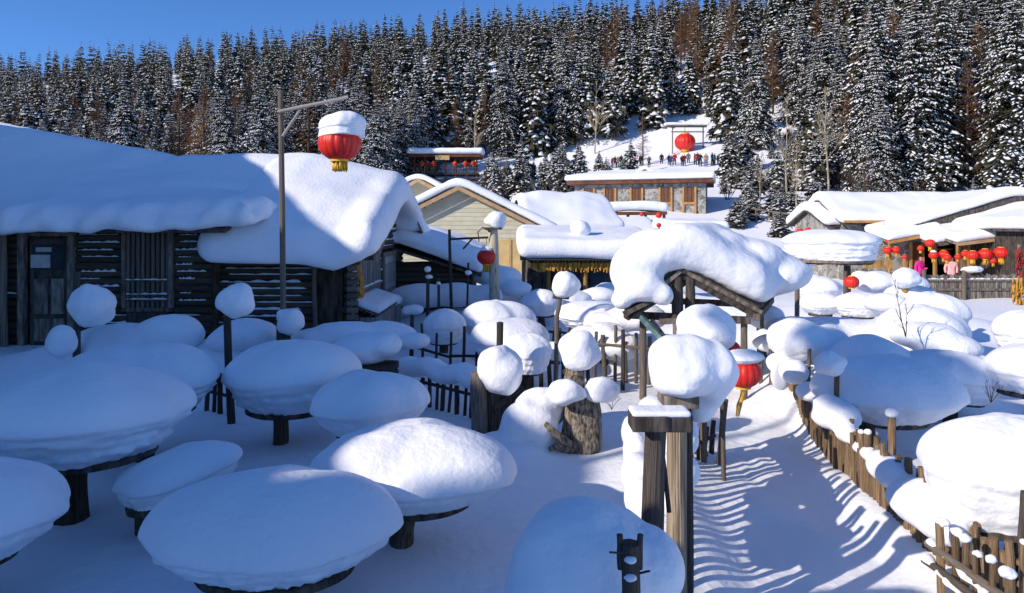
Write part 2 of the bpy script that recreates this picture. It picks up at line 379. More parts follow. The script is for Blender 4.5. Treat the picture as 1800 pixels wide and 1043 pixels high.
ground = tag(link('snow_ground', mesh('snow_ground', v, grid_faces(len(xs), len(ys)), 'ground')), 'snow covered ground, village paths and hillside', None, None, 'structure')

# ------------------------------------------------------------ generic gable house (ridge along local x)
def gable_house(name, label, cat, c, rz, L, W, ze, zr, wallmat, ov=0.5, ovx=0.5, T=0.5, group=None, res=0.25, seed=1.0, deck='weathered_dark', zb=None, amp=0.08, lump=0.0, tf=None, r=0.28):
    x, y = c; zg = (gz(x, y, False) if zb is None else zb) - 0.3
    root = empty(name, (x, y, zg), rz, label, cat, group); e = ze - zg; rr = zr - zg
    sl = (rr - e) / (W / 2)
    poly = [(-L / 2, -W / 2, 0), (-L / 2, W / 2, 0), (-L / 2, W / 2, e), (-L / 2, 0, rr), (-L / 2, -W / 2, e)]
    prism('wall', poly, (L, 0, 0), wallmat, root, False)
    hy = W / 2 + ov
    dk = prism('roof', [(-L / 2 - ovx, -hy, e - sl * ov + 0.02), (-L / 2 - ovx, 0, rr + 0.02), (-L / 2 - ovx, hy, e - sl * ov + 0.02),
                   (-L / 2 - ovx, hy, e - sl * ov + 0.14), (-L / 2 - ovx, 0, rr + 0.16), (-L / 2 - ovx, -hy, e - sl * ov + 0.14)], (L + 2 * ovx, 0, 0), deck, root, False)
    fn = lambda a, b: rr + 0.10 - sl * (abs(b) if abs(b) > 0.6 else 0.3 + b * b / 1.2)
    sn = slab('snow_cover', (-L / 2 - ovx - 0.12, L / 2 + ovx + 0.12, -hy - 0.15, hy + 0.15), T, fn, root, False, r=r, res=res, amp=amp, seed=seed, lump=lump, tf=tf)
    return root, e, rr, sl

# ------------------------------------------------------------ log walls
SNOWSTRIP = {}
def strip_mesh(k):
    if k in SNOWSTRIP: return SNOWSTRIP[k]
    n = 26; v = []; s = 7
    for i in range(n):
        t = i / (n - 1); wv = max(0.05, 0.75 + 0.9 * nz((t * 9, k, 0), 1, k * 2.2)); 
        if i in (0, n - 1): wv = 0.02
        for j in range(s):
            a = math.pi * j / (s - 1); v.append((t, math.cos(a) * wv, math.sin(a) * wv))
    f = grid_faces(s, n); me = mesh('snow_strip', v, f, 'snow'); SNOWSTRIP[k] = me; return me
def snow_strip(p0, p1, wy, wz, parent):
    p0 = Vector(p0); p1 = Vector(p1); d = p1 - p0; o = link('snow_strip', strip_mesh(random.randrange(5)), parent)
    o.matrix_basis = Matrix.LocRotScale(p0, Euler((0, 0, math.atan2(d.y, d.x))).to_quaternion(), Vector((d.length, wy, wz)))
    return o
def log_wall(parent, a, b, z0, z1, pitch, out, openings=(), snow=0.8, top=None, m='log_dark', sw=1.0):
    """courses of logs from a to b (plan points); out = outward unit normal; openings (t0, t1, z0, z1) in metres along the wall"""
    a = Vector((a[0], a[1], 0)); b = Vector((b[0], b[1], 0)); L = (b - a).length; u = (b - a) / L; out = Vector((out[0], out[1], 0))
    z = z0 + pitch / 2; r = pitch * 0.53
    while z < z1:
        spans = [(0.0, L)]
        if top:
            s = top(z); 
            if s is None: break
            spans = [s]
        for (o0, o1, oz0, oz1) in openings:
            if oz0 < z < oz1:
                ns = []
                for s0, s1 in spans:
                    if o1 <= s0 or o0 >= s1: ns.append((s0, s1)); continue
                    if o0 > s0 + 0.05: ns.append((s0, o0))
                    if o1 < s1 - 0.05: ns.append((o1, s1))
                spans = ns
        for s0, s1 in spans:
            j0 = random.uniform(-0.015, 0.015); off = out * random.uniform(-0.02, 0.03)
            zz = z + random.uniform(-0.012, 0.012)
            lg = log('log', a + u * s0 + Vector((0, 0, zz)) + off, a + u * s1 + Vector((0, 0, zz + j0)) + off, r * random.uniform(0.92, 1.06), m, parent)
            if random.random() < snow:
                q0 = random.uniform(0, 0.15) * (s1 - s0); q1 = (s1 - s0) * random.uniform(0.8, 1.0)
                if random.random() < 0.3: q1 = (s1 - s0) * random.uniform(0.4, 0.7)
                snow_strip(a + u * (s0 + q0) + Vector((0, 0, zz + r * 0.62)) + off + out * r * 0.72, a + u * (s0 + q1) + Vector((0, 0, zz + j0 + r * 0.62)) + off + out * r * 0.72, 0.032 * sw, 0.028 * sw * random.uniform(0.7, 1.4), parent)
        z += pitch

# ------------------------------------------------------------ left log house with the long snow roof
ha = empty('log_house', (-10, 16, 0.3), 0, 'long dark log house in the shade at the left, barred window and thick snow roof', 'house')
zA0 = 0.35
AX = lambda px: X(px, 15.5)
box('wall_core', (-15.6, AX(372), 15.62, 24.5, 0.0, 3.15), 'log_dark', ha)
xa0, xa1 = -15.6, AX(374)
def aw(px): return AX(px) - xa0
log_wall(ha, (xa0, 15.5), (xa1, 15.5), zA0, 3.2, 0.165, (0, -1), [(aw(38), aw(134), 0, 2.95), (aw(218), aw(310), 1.25, 3.1)], 0.9, sw=1.25)
# front door
dr = box('door', (AX(58), AX(126), 15.40, 15.48, zA0, Z(420, 15.45)), 'weathered_dark', ha)
for p in (44, 131): box('door_frame', (AX(p) - 0.07, AX(p) + 0.07, 15.34, 15.5, zA0, Z(415, 15.4)), 'weathered', ha, bevel=0.01)
box('door_frame', (AX(44) - 0.07, AX(131) + 0.07, 15.33, 15.5, Z(415, 15.4), Z(408, 15.4)), 'weathered', ha, bevel=0.01)
for (a, b, c, d) in ((66, 90, 490, 552), (96, 118, 490, 552), (66, 118, 560, 600)):
    box('door_panel', (AX(a), AX(b), 15.375, 15.405, Z(d, 15.4), Z(c, 15.4)), 'weathered', dr, bevel=0.008)
box('door_pane', (AX(62), AX(118), 15.38, 15.405, Z(474, 15.4), Z(430, 15.4)), 'glass', dr)
box('notice', (AX(61), AX(95), 15.365, 15.375, Z(471, 15.4), Z(448, 15.4)), 'paper', dr)
box('notice', (AX(70), AX(97), 15.365, 15.375, Z(443, 15.4), Z(435, 15.4)), 'paper', dr)
# barred window
wn = box('window', (AX(224), AX(303), 15.44, 15.52, Z(540, 15.45), Z(400, 15.45)), 'weathered_dark', ha)
for a, b, c, d in ((219, 226, 396, 545), (301, 308, 396, 545), (219, 308, 393, 400), (219, 308, 541, 548)):
    box('window_frame', (AX(a), AX(b), 15.36, 15.5, Z(d, 15.4), Z(c, 15.4)), 'weathered', wn, bevel=0.01)
for i in range(9):
    p = 230 + i * 8.6; log('window_bar', (AX(p), 15.40, Z(541, 15.4)), (AX(p), 15.40, Z(400, 15.4)), 0.042, 'weathered', wn)
for py in (492, 517, 526):
    box('window_rail', (AX(226), AX(301), 15.33, 15.37, Z(py + 3, 15.4), Z(py, 15.4)), 'weathered_dark', wn)
    snow_strip((AX(227), 15.35, Z(py, 15.4)), (AX(300), 15.35, Z(py, 15.4)), 0.035, 0.03, wn)
box('sill_panel', (AX(228), AX(302), 15.35, 15.43, Z(580, 15.4), Z(549, 15.4)), 'weathered_dark', ha)
for px_, w_ in ((8, 0.10), (26, 0.07)): log('porch_post', (AX(px_), 15.2, 0.3), (AX(px_) - 0.05, 15.2, 3.2), w_, 'weathered', ha)
def roofA(x, y):
    zr = pl(x, [(-16.5, 6.25), (-15, 5.85), (-9.5, 4.72), (-7, 4.66), (-5.0, 4.45)]); ze = pl(x, [(-16, 3.0), (-12, 2.98), (-10.3, 3.12), (-6.5, 3.22), (-5, 3.25)])
    t = (y - 14.7) / 5.3
    if t > 1: t = 2 - t
    t = t if t < 0.92 else 0.92 + 0.08 * (1 - ((1 - t) / 0.08 if t < 1 else 0)) * 0.5
    return ze + (zr - ze) * t - 0.12 * math.sin(max(0, min(1, t)) * math.pi) + (0.10 * nz((x, 0, 0), 0.7, 3) + 0.05 * nz((x, 0, 0), 1.9, 5)) * max(0, 1 - t * 2)
prism('roof', [(-16.4, 14.75, 3.02), (-16.4, 20, 4.45), (-16.4, 25.2, 3.02), (-16.4, 25.2, 3.12), (-16.4, 20, 4.6), (-16.4, 14.75, 3.12)], (10.2, 0, 0), 'weathered_dark', ha)
slab('snow_cover', (-16.6, X(447, 14.7), 14.45, 25.4), 0.50, roofA, ha, r=0.24, res=0.11, amp=0.08, seed=3, lump=0.22, droop=0.12, tf=lambda x, y: 1 - 0.72 * sm(-8.8, -5.8, x) * sm(15.3, 17.2, y))

# ------------------------------------------------------------ right log house, lower eave
hb = empty('log_house', (-5, 16.5, 0.4), 0, 'log house with sagging sunlit snow roof and log gable end with pale door', 'house')
xb0, xb1 = X(378, 16), X(610, 16); zB0 = 0.45
box('wall_core', (xb0 + 0.1, xb1 - 0.12, 16.12, 23.7, 0.0, 2.3), 'log_dark', hb)
log_wall(hb, (xb0, 16), (X(556, 16), 16), zB0, 2.45, 0.16, (0, -1), (), 0.95, sw=1.35)
log('corner_pole', (X(556, 15.9), 15.86, 0.4), (X(553, 15.9), 15.86, 2.4), 0.055, 'weathered', hb)
log_wall(hb, (X(560, 16.3), 16.3), (xb1 + 0.1, 16.3), zB0, 2.45, 0.16, (0, -1), (), 0.1)
def gtop(z):
    if z < 2.4: return (0.0, 7.8)
    k = (z - 2.4) / 1.9
    if k > 0.95: return None
    return (k * 3.9, 7.8 - k * 3.9)
yB = lambda px: -xb1 * F / (900 - px)                    # depth on the gable wall for a photo column
win_y0, win_y1 = yB(627), yB(661); dy0, dy1 = yB(666), yB(695)
log_wall(hb, (xb1, 16), (xb1, 23.8), zB0, 4.3, 0.165, (1, 0), [(win_y0 - 16, win_y1 - 16, 1.05, 2.45), (dy0 - 16, dy1 - 16, 0.0, 2.35)], 0.75, gtop, 'weathered_dark', sw=1.3)
prism('gable_core', [(xb1 - 0.15, 16.2, 2.2), (xb1 - 0.15, 23.6, 2.2), (xb1 - 0.15, 19.9, 4.15)], (-0.1, 0, 0), 'log_dark', hb)
for i in range(11):                                      # notched log ends at the corner
    z = zB0 + 0.08 + i * 0.165; log('log_end', (xb1 + 0.02, 15.98, z), (xb1 + 0.26, 15.98, z + 0.01), 0.075, 'weathered', hb)
wb = box('window', (xb1 - 0.03, xb1 + 0.02, win_y0, win_y1, 1.05, 2.45), 'weathered_dark', hb)
for i in range(9):
    y = lerp(win_y0 + 0.05, win_y1 - 0.05, i / 8); log('window_bar', (xb1 + 0.08, y, 1.1), (xb1 + 0.08, y, 2.42), 0.05, 'plank_grey', wb)
for z in (1.12, 1.55, 2.4): box('window_rail', (xb1 + 0.10, xb1 + 0.15, win_y0, win_y1, z, z + 0.06), 'weathered', wb); snow_strip((xb1 + 0.13, win_y0, z + 0.06), (xb1 + 0.13, win_y1, z + 0.06), 0.04, 0.04, wb)
db = box('door', (xb1 - 0.02, xb1 + 0.07, dy0 + 0.15, dy1 - 0.15, 0.5, 2.25), 'door_pale', hb)
for y in (dy0 + 0.07, dy1 - 0.07): box('door_frame', (xb1 - 0.02, xb1 + 0.16, y - 0.09, y + 0.09, 0.4, 2.4), 'weathered', hb, bevel=0.01)
box('door_frame', (xb1 - 0.02, xb1 + 0.17, dy0, dy1, 2.25, 2.38), 'weathered', hb)
for k in (0.62, 1.4): box('door_panel', (xb1 + 0.07, xb1 + 0.09, dy0 + 0.4, dy1 - 0.4, k, k + 0.62), 'plank_grey', db, bevel=0.006)
def roofB(x, y):
    zr = pl(x, [(-8, 4.55), (-5.8, 4.5), (-4.4, 4.15), (-3.0, 3.85)]); ze = pl(x, [(-7, 2.42), (-4.6, 2.34), (-3.9, 2.22), (-3.2, 2.5)])
    t = (y - 15.2) / 4.7
    if t > 1: t = 2 - t * 0.97
    t = t if t < 0.9 else 0.9 + (t - 0.9) * 0.6
    return ze + (zr - ze) * t
slab('ridge_snow', (-10.5, -5.0, 16.6, 23.5), 0.7, lambda x, y: roofB(x, y) + 0.08 - 0.35 * sm(17.8, 16.6, y) - 0.3 * sm(-5.8, -5.0, x) - 0.25 * sm(-9.4, -10.5, x), hb, r=0.33, res=0.16, amp=0.05, seed=9)
prism('roof', [(-7.2, 15.3, 2.40), (-7.2, 19.9, 4.3), (-7.2, 24.7, 2.40), (-7.2, 24.7, 2.50), (-7.2, 19.9, 4.42), (-7.2, 15.3, 2.50)], (4.1, 0, 0), 'weathered_dark', hb)
for y0_, z0_, y1_, z1_ in ((15.3, 2.34, 19.9, 4.26), (24.7, 2.34, 19.9, 4.26)):
    prism('rake_board', [(-3.1, y0_, z0_ - 0.04), (-3.1, y0_, z0_ + 0.16), (-3.1, y1_, z1_ + 0.16), (-3.1, y1_, z1_ - 0.04)], (0.05, 0, 0), 'weathered', hb)
slab('snow_cover', (-7.0, -2.95, 14.85, 25.0), 0.86, roofB, hb, r=0.42, res=0.12, amp=0.07, seed=8, tf=lambda x, y: 0.78 + 0.22 * sm(24, 20, y), droop=0.10)
# things standing at the gable end
t = empty('plank_bin', (xb1 + 0.5, 17.2, 0.5), 0, 'low bin of weathered upright planks with snow on its lid under the gable window', 'bin')
for i in range(12): 
    y = 16.2 + i * 0.2; box('plank', (xb1 + 0.62, xb1 + 0.66, y, y + 0.185, 0.3, 1.02 + random.uniform(-.03, .03)), 'plank_grey', t)
for i in range(4): box('plank', (xb1 + 0.13 + i * 0.125, xb1 + 0.245 + i * 0.125, 16.14, 16.18, 0.3, 1.0), 'plank_grey', t)
prism('lid', [(xb1 + 0.12, 16.1, 1.25), (xb1 + 0.12, 18.7, 1.25), (xb1 + 0.72, 18.7, 1.03), (xb1 + 0.72, 16.1, 1.03)], (0, 0, 0.04), 'weathered', t)
slab('snow_cover', (xb1 + 0.1, xb1 + 0.75, 16.08, 18.7), 0.2, lambda x, y: 1.29 - (x - xb1 - 0.12) * 0.36, t, r=0.09, res=0.07, amp=0.03, seed=2)
t = empty('barrel', (X(680, 20.5), 20.0, 0.5), 0, 'small wooden tub capped with snow beside the pale door', 'tub')
for i in range(14):
    a = i / 14 * 6.283; cxx, cyy = X(681, 19.2), 19.2; log('stave', (cxx + 0.3 * math.cos(a), cyy + 0.3 * math.sin(a), 0.3), (cxx + 0.33 * math.cos(a), cyy + 0.33 * math.sin(a), 0.98), 0.07, 'plank_grey', t)
ball('snow_cap', (cxx, cyy, 1.05), (0.38, 0.38, 0.2), 4, t)
t = empty('corn_bundle', (xb1 + 0.2, 16.2, 1.2), 0, 'bundle of golden corn hanging at the log corner of the gable', 'corn')
for i in range(26):
    y = 16.15 + random.uniform(0, 0.45); z = 1.1 + random.uniform(0, 1.0); log('corn_cob', (xb1 + 0.22, y, z + 0.2), (xb1 + 0.24 + random.uniform(-.04, .04), y + random.uniform(-.05, .05), z), 0.035, 'corn', t)

# ------------------------------------------------------------ low shed between the log house and the sided house
hc = empty('log_shed', (-2.4, 23.5, 0.5), 0, 'dark log shed with a slanting snow roof between the log house and the lamp post', 'shed')
box('wall', (-4.0, -1.35, 22.4, 26, 0.2, 1.75), 'log_dark', hc)
for i in range(9): log('log', (-4.05, 22.33, 0.55 + i * 0.17), (-1.3 - max(0, i - 5) * 0.35, 22.33, 0.55 + i * 0.17), 0.085, 'log_dark', hc)
shed = lambda x, y: pl(x, [(-4.6, 2.72), (-3.6, 2.55), (-2.2, 2.08), (-1.0, 1.62)]) + (y - 22) * 0.10
prism('roof', [(-4.5, 21.9, 2.58), (-1.0, 21.9, 1.52), (-1.0, 26, 1.92), (-4.5, 26, 2.98)], (0, 0, 0.08), 'weathered_dark', hc)
slab('snow_cover', (-4.5, -0.95, 21.75, 26.0), 0.42, shed, hc, r=0.19, res=0.11, amp=0.09, seed=5, lump=0.08)
t = tag(fused('snow_drift', [(at(880, 490, 22.8), (0.75, 0.7, 0.45)), (at(855, 482, 23.0), (0.6, 0.6, 0.45)), (at(905, 508, 22.2), (0.6, 0.6, 0.3))], 0.09, None, amp=0.05, freq=1.2, seed=4), 'heap of slid snow behind the birch lamp post', 'snow heap')

# ------------------------------------------------------------ beige sided house with front gable
YD = 33.0; cxD = X(806, YD)
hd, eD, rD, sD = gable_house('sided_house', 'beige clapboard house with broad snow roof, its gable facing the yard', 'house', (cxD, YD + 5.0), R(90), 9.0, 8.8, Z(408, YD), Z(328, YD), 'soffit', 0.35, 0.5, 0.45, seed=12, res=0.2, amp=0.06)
# local: ridge x -> world +y; gable front at local x=-4.5; local y -> world -x
zgD = hd.location.z
for i in range(22):
    z0 = 0.4 + i * 0.21
    if z0 + 0.2 > rD - 0.05: break
    hw = 4.4 if z0 + 0.21 < eD else max(0.05, (rD - z0 - 0.2) / sD)
    if hw < 0.2: continue
    prism('siding_board', [(-4.52, -hw, z0), (-4.52, hw, z0), (-4.50, hw, z0 + 0.21), (-4.50, -hw, z0 + 0.21)], (-0.03, 0, 0), 'siding', hd, False)
for sgn in (-1, 1):
    y1 = sgn * 4.75
    prism('rake_board', [(-5.02, 0, rD + 0.03), (-5.02, y1, rD - sD * 4.75 + 0.03), (-5.02, y1, rD - sD * 4.75 - 0.16), (-5.02, 0, rD - 0.18)], (-0.05, 0, 0), 'trim_tan', hd, False)
box('yellow_panel', (-4.6, -4.55, -3.4, -1.6, 0.3, 2.2), 'board_yellow', hd, False)
for y in (-3.4, -2.5, -1.6): box('panel_batten', (-4.64, -4.6, y - 0.05, y + 0.05, 0.3, 2.25), 'trim_tan', hd, False)
he, e_, r_, s_ = gable_house('sided_house', 'small olive gable with tan trim peeking out behind the beige house', 'house', (X(738, 42), 45.0), R(90), 6, 4.6, Z(352, 42), Z(316, 42), 'siding', 0.3, 0.8, 0.4, seed=15)
for sgn in (-1, 1): prism('rake_board', [(-3.82, 0, r_ + 0.03), (-3.82, sgn * 2.6, r_ - s_ * 2.6 + 0.03), (-3.82, sgn * 2.6, r_ - s_ * 2.6 - 0.2), (-3.82, 0, r_ - 0.2)], (-0.05, 0, 0), 'trim_tan', he, False)
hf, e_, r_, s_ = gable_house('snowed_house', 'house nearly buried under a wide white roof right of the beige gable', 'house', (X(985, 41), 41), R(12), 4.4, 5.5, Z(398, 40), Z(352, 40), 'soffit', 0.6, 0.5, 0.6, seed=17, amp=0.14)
for i in range(6): box('wall_board', (2.2 + 0.02, 2.26, -2.6 + i * 0.9, -2.6 + i * 0.9 + 0.7, 0.3, e_ - 0.1), 'plank_grey', hf, False)

# ------------------------------------------------------------ long low house with corn under the eave
YG = 24.0; gx0, gx1 = X(914, YG), X(1150, YG)
hg = empty('low_house', (lerp(gx0, gx1, 0.5), YG, 0.6), 0, 'long low house with thick snow slab roof and corn hanging below its eave', 'house')
box('wall', (gx0 + 0.3, gx1, YG + 0.7, YG + 4, 0.2, 1.95), 'weathered_dark', hg)
for p in (1000, 1068): box('blue_curtain', (X(p - 26, YG), X(p + 20, YG), YG + 0.62, YG + 0.68, 0.5, Z(478, YG)), 'blue_cloth', hg)
for p in (921, 965, 1030, 1083): log('porch_post', (X(p, YG), YG + 0.2, 0.3), (X(p, YG), YG + 0.2, 1.95), 0.075, 'gold_wood' if p > 950 else 'weathered', hg)
for k in range(26): p = 940 + k * 6.0; log('eave_lath', (X(p, YG), YG + 0.05, Z(462, YG)), (X(p, YG), YG + 0.05, Z(456, YG)), 0.03, 'weathered', hg)
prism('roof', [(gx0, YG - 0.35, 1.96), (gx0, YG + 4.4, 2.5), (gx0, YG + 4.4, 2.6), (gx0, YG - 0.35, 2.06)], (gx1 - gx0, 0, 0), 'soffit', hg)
slab('snow_cover', (gx0 - 0.1, gx1 + 0.4, YG - 0.55, YG + 4.6), 0.72, lambda x, y: 2.05 + (y - YG) * 0.10 - 0.07 * sm(gx0 + 1, gx1, x), hg, r=0.34, res=0.11, amp=0.06, seed=21)
tag(ball('snow_ball', at(1020, 405, 25), (0.36, 0.36, 0.3), 31, None), 'small snow dome on the roof of the low house', 'snow')
t = empty('corn_garland', (X(1005, YG), YG, 1.7), 0, 'row of golden corn cobs hanging along the low eave', 'corn')
for k in range(64):
    p = 936 + k * 2.3; y = YG - 0.02 + random.uniform(-.05, .05); zt = Z(461, YG) - random.uniform(0, 0.05)
    log('corn_cob', (X(p, YG), y, zt), (X(p, YG) + random.uniform(-.03, .03), y, zt - random.uniform(0.2, 0.34)), 0.028, 'corn', t)

# ------------------------------------------------------------ stone lodge on the slope
YH = 70.0; hx0, hx1 = X(1008, YH), X(1236, YH); zh = 3.3
hh = empty('stone_lodge', (lerp(hx0, hx1, 0.5), YH, zh), 0, 'grey stone lodge with five brown windows and snow hip roof below the slope', 'house')
box('wall', (hx0, hx1, YH, YH + 9, zh - 1.0, 7.35), 'stone', hh)
for p in (1034, 1072, 1119, 1169, 1209):
    a, b = X(p - 10, YH), X(p + 10, YH); zt, zl = Z(332, YH), Z(356, YH)
    wv = box('window', (a, b, YH - 0.10, YH - 0.02, zl, zt), 'pane_brown', hh)
    for q in (a, b): box('window_frame', (q - 0.09, q + 0.09, YH - 0.2, YH - 0.03, zl - 1.6, zt + 0.1), 'frame_orange', wv)
    box('window_frame', (a - 0.1, b + 0.1, YH - 0.18, YH - 0.03, zl - 0.25, zl - 0.02), 'frame_orange', wv)
    for k in range(1, 3): box('mullion', (lerp(a, b, k / 3) - 0.03, lerp(a, b, k / 3) + 0.03, YH - 0.15, YH - 0.11, zl, zt), 'brown_red', wv)
box('fascia', (hx0 - 0.7, hx1 + 0.7, YH - 0.8, YH + 9.6, 7.37, 7.72), 'brown_red', hh)
def hipH(x, y):
    dx = min(x - hx0 + 0.8, hx1 + 0.8 - x); dy = min(y - YH + 0.9, YH + 9.8 - y); return 7.74 + min(0.75, 0.36 * min(dx * 0.6, dy * 0.55))
slab('snow_cover', (hx0 - 0.9, hx1 + 0.9, YH - 1.0, YH + 9.8), 0.6, hipH, hh, r=0.28, res=0.25, amp=0.06, seed=33)
hh.rotation_euler = (0, 0, 0)
dm = prism('dormer', [(X(1112, YH), YH + 1.5, 8.3), (X(1150, YH), YH + 1.5, 8.3), (X(1131, YH), YH + 1.5, 9.0)], (0, 3, 0), 'brown_red', hh)
slab('dormer_snow', (X(1108, YH), X(1154, YH), YH + 1.3, YH + 4.6), 0.35, lambda x, y: 9.0 - abs(x - X(1131, YH)) * 0.58, hh, r=0.16, res=0.14, amp=0.04, seed=35)
hh.rotation_euler = (0, 0, R(-17))
# pavilion with snow in front of the lodge
YC = 62.0
t = empty('pavilion', (X(1114, YC), YC, gz(X(1114, YC), YC)), 0, 'open pavilion with dark red eave and pillow of snow below the lodge', 'pavilion')
box('eave', (X(1062, YC), X(1166, YC), YC - 1.6, YC + 2, Z(378, YC), Z(373, YC)), 'brown_red', t)
for p in (1066, 1100, 1130, 1162): log('pillar', (X(p, YC), YC - 1.2, 1.0), (X(p, YC), YC - 1.2, Z(377, YC)), 0.14, 'brown_red', t)
slab('snow_cover', (X(1059, YC), X(1169, YC), YC - 1.9, YC + 2.4), 0.85, lambda x, y: Z(373, YC) - 0.05 + 0.2 * (1 - ((x - X(1114, YC)) / 2.8) ** 2), t, r=0.4, res=0.16, amp=0.06, seed=37)
def snow_roof_house(name, label, b, zt, m, seed, T=0.5, h=2.2, slope=0.0, group=None, zlow=None):
    x0, x1, y0, y1 = b; zb_ = min(gz(x0, y0), gz(x1, y0)) - 0.3 if zlow is None else zlow
    r0 = empty(name, ((x0 + x1) / 2, (y0 + y1) / 2, zb_), 0, label, 'house', group)
    zt2 = zt - T
    box('wall', (x0 + 0.3, x1 - 0.3, y0 + 0.4, y1 - 0.3, zb_, zt2 - 0.08 - slope * (y1 - y0)), m, r0)
    prism('roof', [(x0, y0, zt2 - 0.08 - slope * (y1 - y0)), (x0, y1, zt2 - 0.08), (x0, y1, zt2 + 0.02), (x0, y0, zt2 + 0.02 - slope * (y1 - y0))], (x1 - x0, 0, 0), 'weathered_dark', r0)
    slab('snow_cover', (x0 - 0.12, x1 + 0.12, y0 - 0.15, y1 + 0.1), T, lambda x, y: zt2 + slope * (y - y1), r0, r=min(0.3, T * 0.45), res=0.17, amp=0.06, seed=seed)
    return r0
snow_roof_house('snowed_shed', 'flat snow covered roof just behind the big snow capped gate, at its right', (X(1165, 46), X(1272, 46), 45, 49), Z(383, 47), 'weathered_dark', 41, 0.8, slope=0.05)
snow_roof_house('snowed_shed', 'wide white roof slope left of the flat snowed roof, below the lodge', (X(1062, 50), X(1152, 50), 48.5, 53), Z(380, 52), 'weathered_dark', 43, 0.7, slope=0.24)

# ------------------------------------------------------------ houses on the right with lanterns
YK = 38.0
hk, eK, rK, sK = gable_house('stone_house', 'low stone house with long snow roof and teal framed window at the right', 'house', (X(1560, YK + 2.5), YK + 2.5), 0, 7.6, 5.0, Z(388, YK), Z(352, YK + 2.5), 'stone', 0.5, 0.4, 0.55, seed=51, res=0.2)
kx = hk.location.x; ky = hk.location.y; kz = hk.location.z
def kbox(n, a, b, c, d, y, th, m, par=None): return box(n, (X(a, YK), X(b, YK), y, y + th, Z(d, YK), Z(c, YK)), m, par or hk)
wv = kbox('window', 1517, 1541, 402, 442, YK - 0.12, 0.1, 'glass'); kbox('window_frame', 1539, 1546, 398, 444, YK - 0.2, 0.15, 'teal_frame', wv); kbox('window_frame', 1513, 1518, 398, 444, YK - 0.2, 0.15, 'teal_frame', wv)
kbox('fascia', 1473, 1562, 388, 392, YK - 0.75, 0.12, 'frame_orange')
hl, eL, rL, sL = gable_house('snowed_house', 'lower snow roofed annex at the left end of the stone house', 'house', (X(1462, YK + 3), YK + 3), 0, 2.6, 4.4, Z(394, YK), Z(372, YK + 3), 'stone', 0.5, 0.3, 0.6, seed=53, res=0.2)
hm, eM, rM, sM = gable_house('gabled_house', 'tall grey gabled house at the right edge behind the lanterns', 'house', (X(1772, 36), 40.5), R(90), 9, 9.0, Z(392, 36), Z(347, 36), 'plank_grey', 0.7, 0.7, 0.5, seed=55, res=0.22)
for sgn in (-1, 1): prism('rake_board', [(-5.22, 0, rM + 0.03), (-5.22, sgn * 5.2, rM - sM * 5.2 + 0.03), (-5.22, sgn * 5.2, rM - sM * 5.2 - 0.2), (-5.22, 0, rM - 0.2)], (-0.05, 0, 0), 'weathered_dark', hm, False)
def leanto(name, label, pxl, pxr, pyl, pyr, Y, depth, T, seed, fas='frame_orange'):
    xl, xr = X(pxl, Y), X(pxr, Y); zl, zr = Z(pyl, Y), Z(pyr, Y); zb_ = gz(xl, Y) - 0.2
    r0 = empty(name, ((xl + xr) / 2, Y, zb_), 0, label, 'porch')
    fn = lambda x, y: lerp(zl, zr, (x - xl) / (xr - xl)) + (y - Y) * 0.18
    prism('roof', [(xl, Y, zl - 0.1), (xr, Y, zr - 0.1), (xr, Y + depth, zr - 0.1 + depth * 0.18), (xl, Y + depth, zl - 0.1 + depth * 0.18)], (0, 0, 0.1), 'weathered', r0)
    prism('fascia', [(xl, Y - 0.06, zl - 0.16), (xr, Y - 0.06, zr - 0.16), (xr, Y - 0.06, zr), (xl, Y - 0.06, zl)], (0, 0.05, 0), fas, r0)
    for q in (0.04, 0.96): log('porch_post', (lerp(xl, xr, q), Y + 0.1, zb_), (lerp(xl, xr, q), Y + 0.1, lerp(zl, zr, q) - 0.1), 0.08, 'gold_wood', r0)
    slab('snow_cover', (xl - 0.1, xr + 0.1, Y - 0.12, Y + depth), T, fn, r0, r=min(0.2, T * 0.45), res=0.11, amp=0.05, seed=seed)
    return r0
pk1 = leanto('porch', 'slanting porch roof with orange fascia and snow left of the lantern row', 1562, 1650, 424, 407, 35, 2.4, 0.45, 61)
pk2 = leanto('porch', 'small snowy porch roof in the middle of the lantern row', 1642, 1708, 429, 417, 34.0, 2.2, 0.45, 63, 'weathered')
pk3 = leanto('porch', 'snow covered porch with brown fascia above the hanging lanterns at the right', 1682, 1772, 427, 416, 33, 2.6, 0.42, 65, 'trim_tan')
wk = empty('shop_front', (X(1670, 36), 36, 0), 0, 'plank and stone shop front below the porch roofs, doors and boards in brown', 'shop front')
def wbox(n, a, b, c, d, y, th, m, par=None): return box(n, (X(a, y), X(b, y), y, y + th, Z(d, y), Z(c, y)), m, par or wk)
wbox('stone_wall', 1540, 1700, 425, 515, 36.0, 0.3, 'stone')
dk = wbox('door', 1603, 1622, 428, 490, 35.9, 0.1, 'brown_red'); wbox('door_frame', 1600, 1604, 425, 490, 35.84, 0.14, 'frame_orange', dk); wbox('door_frame', 1621, 1625, 425, 490, 35.84, 0.14, 'frame_orange', dk)
wv = wbox('window', 1652, 1672, 440, 465, 35.9, 0.1, 'glass'); wbox('window_frame', 1650, 1674, 437, 440, 35.84, 0.14, 'gold_wood', wv)
for k in range(18): wbox('wall_plank', 1680 + k * 6.6, 1686.2 + k * 6.6, 426 - random.random() * 3, 515, 34.6 + random.uniform(-.015, .015), 0.06, 'picket_wood' if k % 3 else 'weathered')
wbox('sign_board', 1722, 1752, 452, 483, 34.4, 0.06, 'gold_wood'); wbox('sign_board', 1756, 1780, 450, 484, 34.4, 0.06, 'brown_red')
wbox('yellow_awning', 1735, 1788, 434, 441, 34.2, 0.3, 'board_yellow')
wbox('low_wall', 1520, 1570, 458, 472, 33.8, 0.2, 'gold_wood')
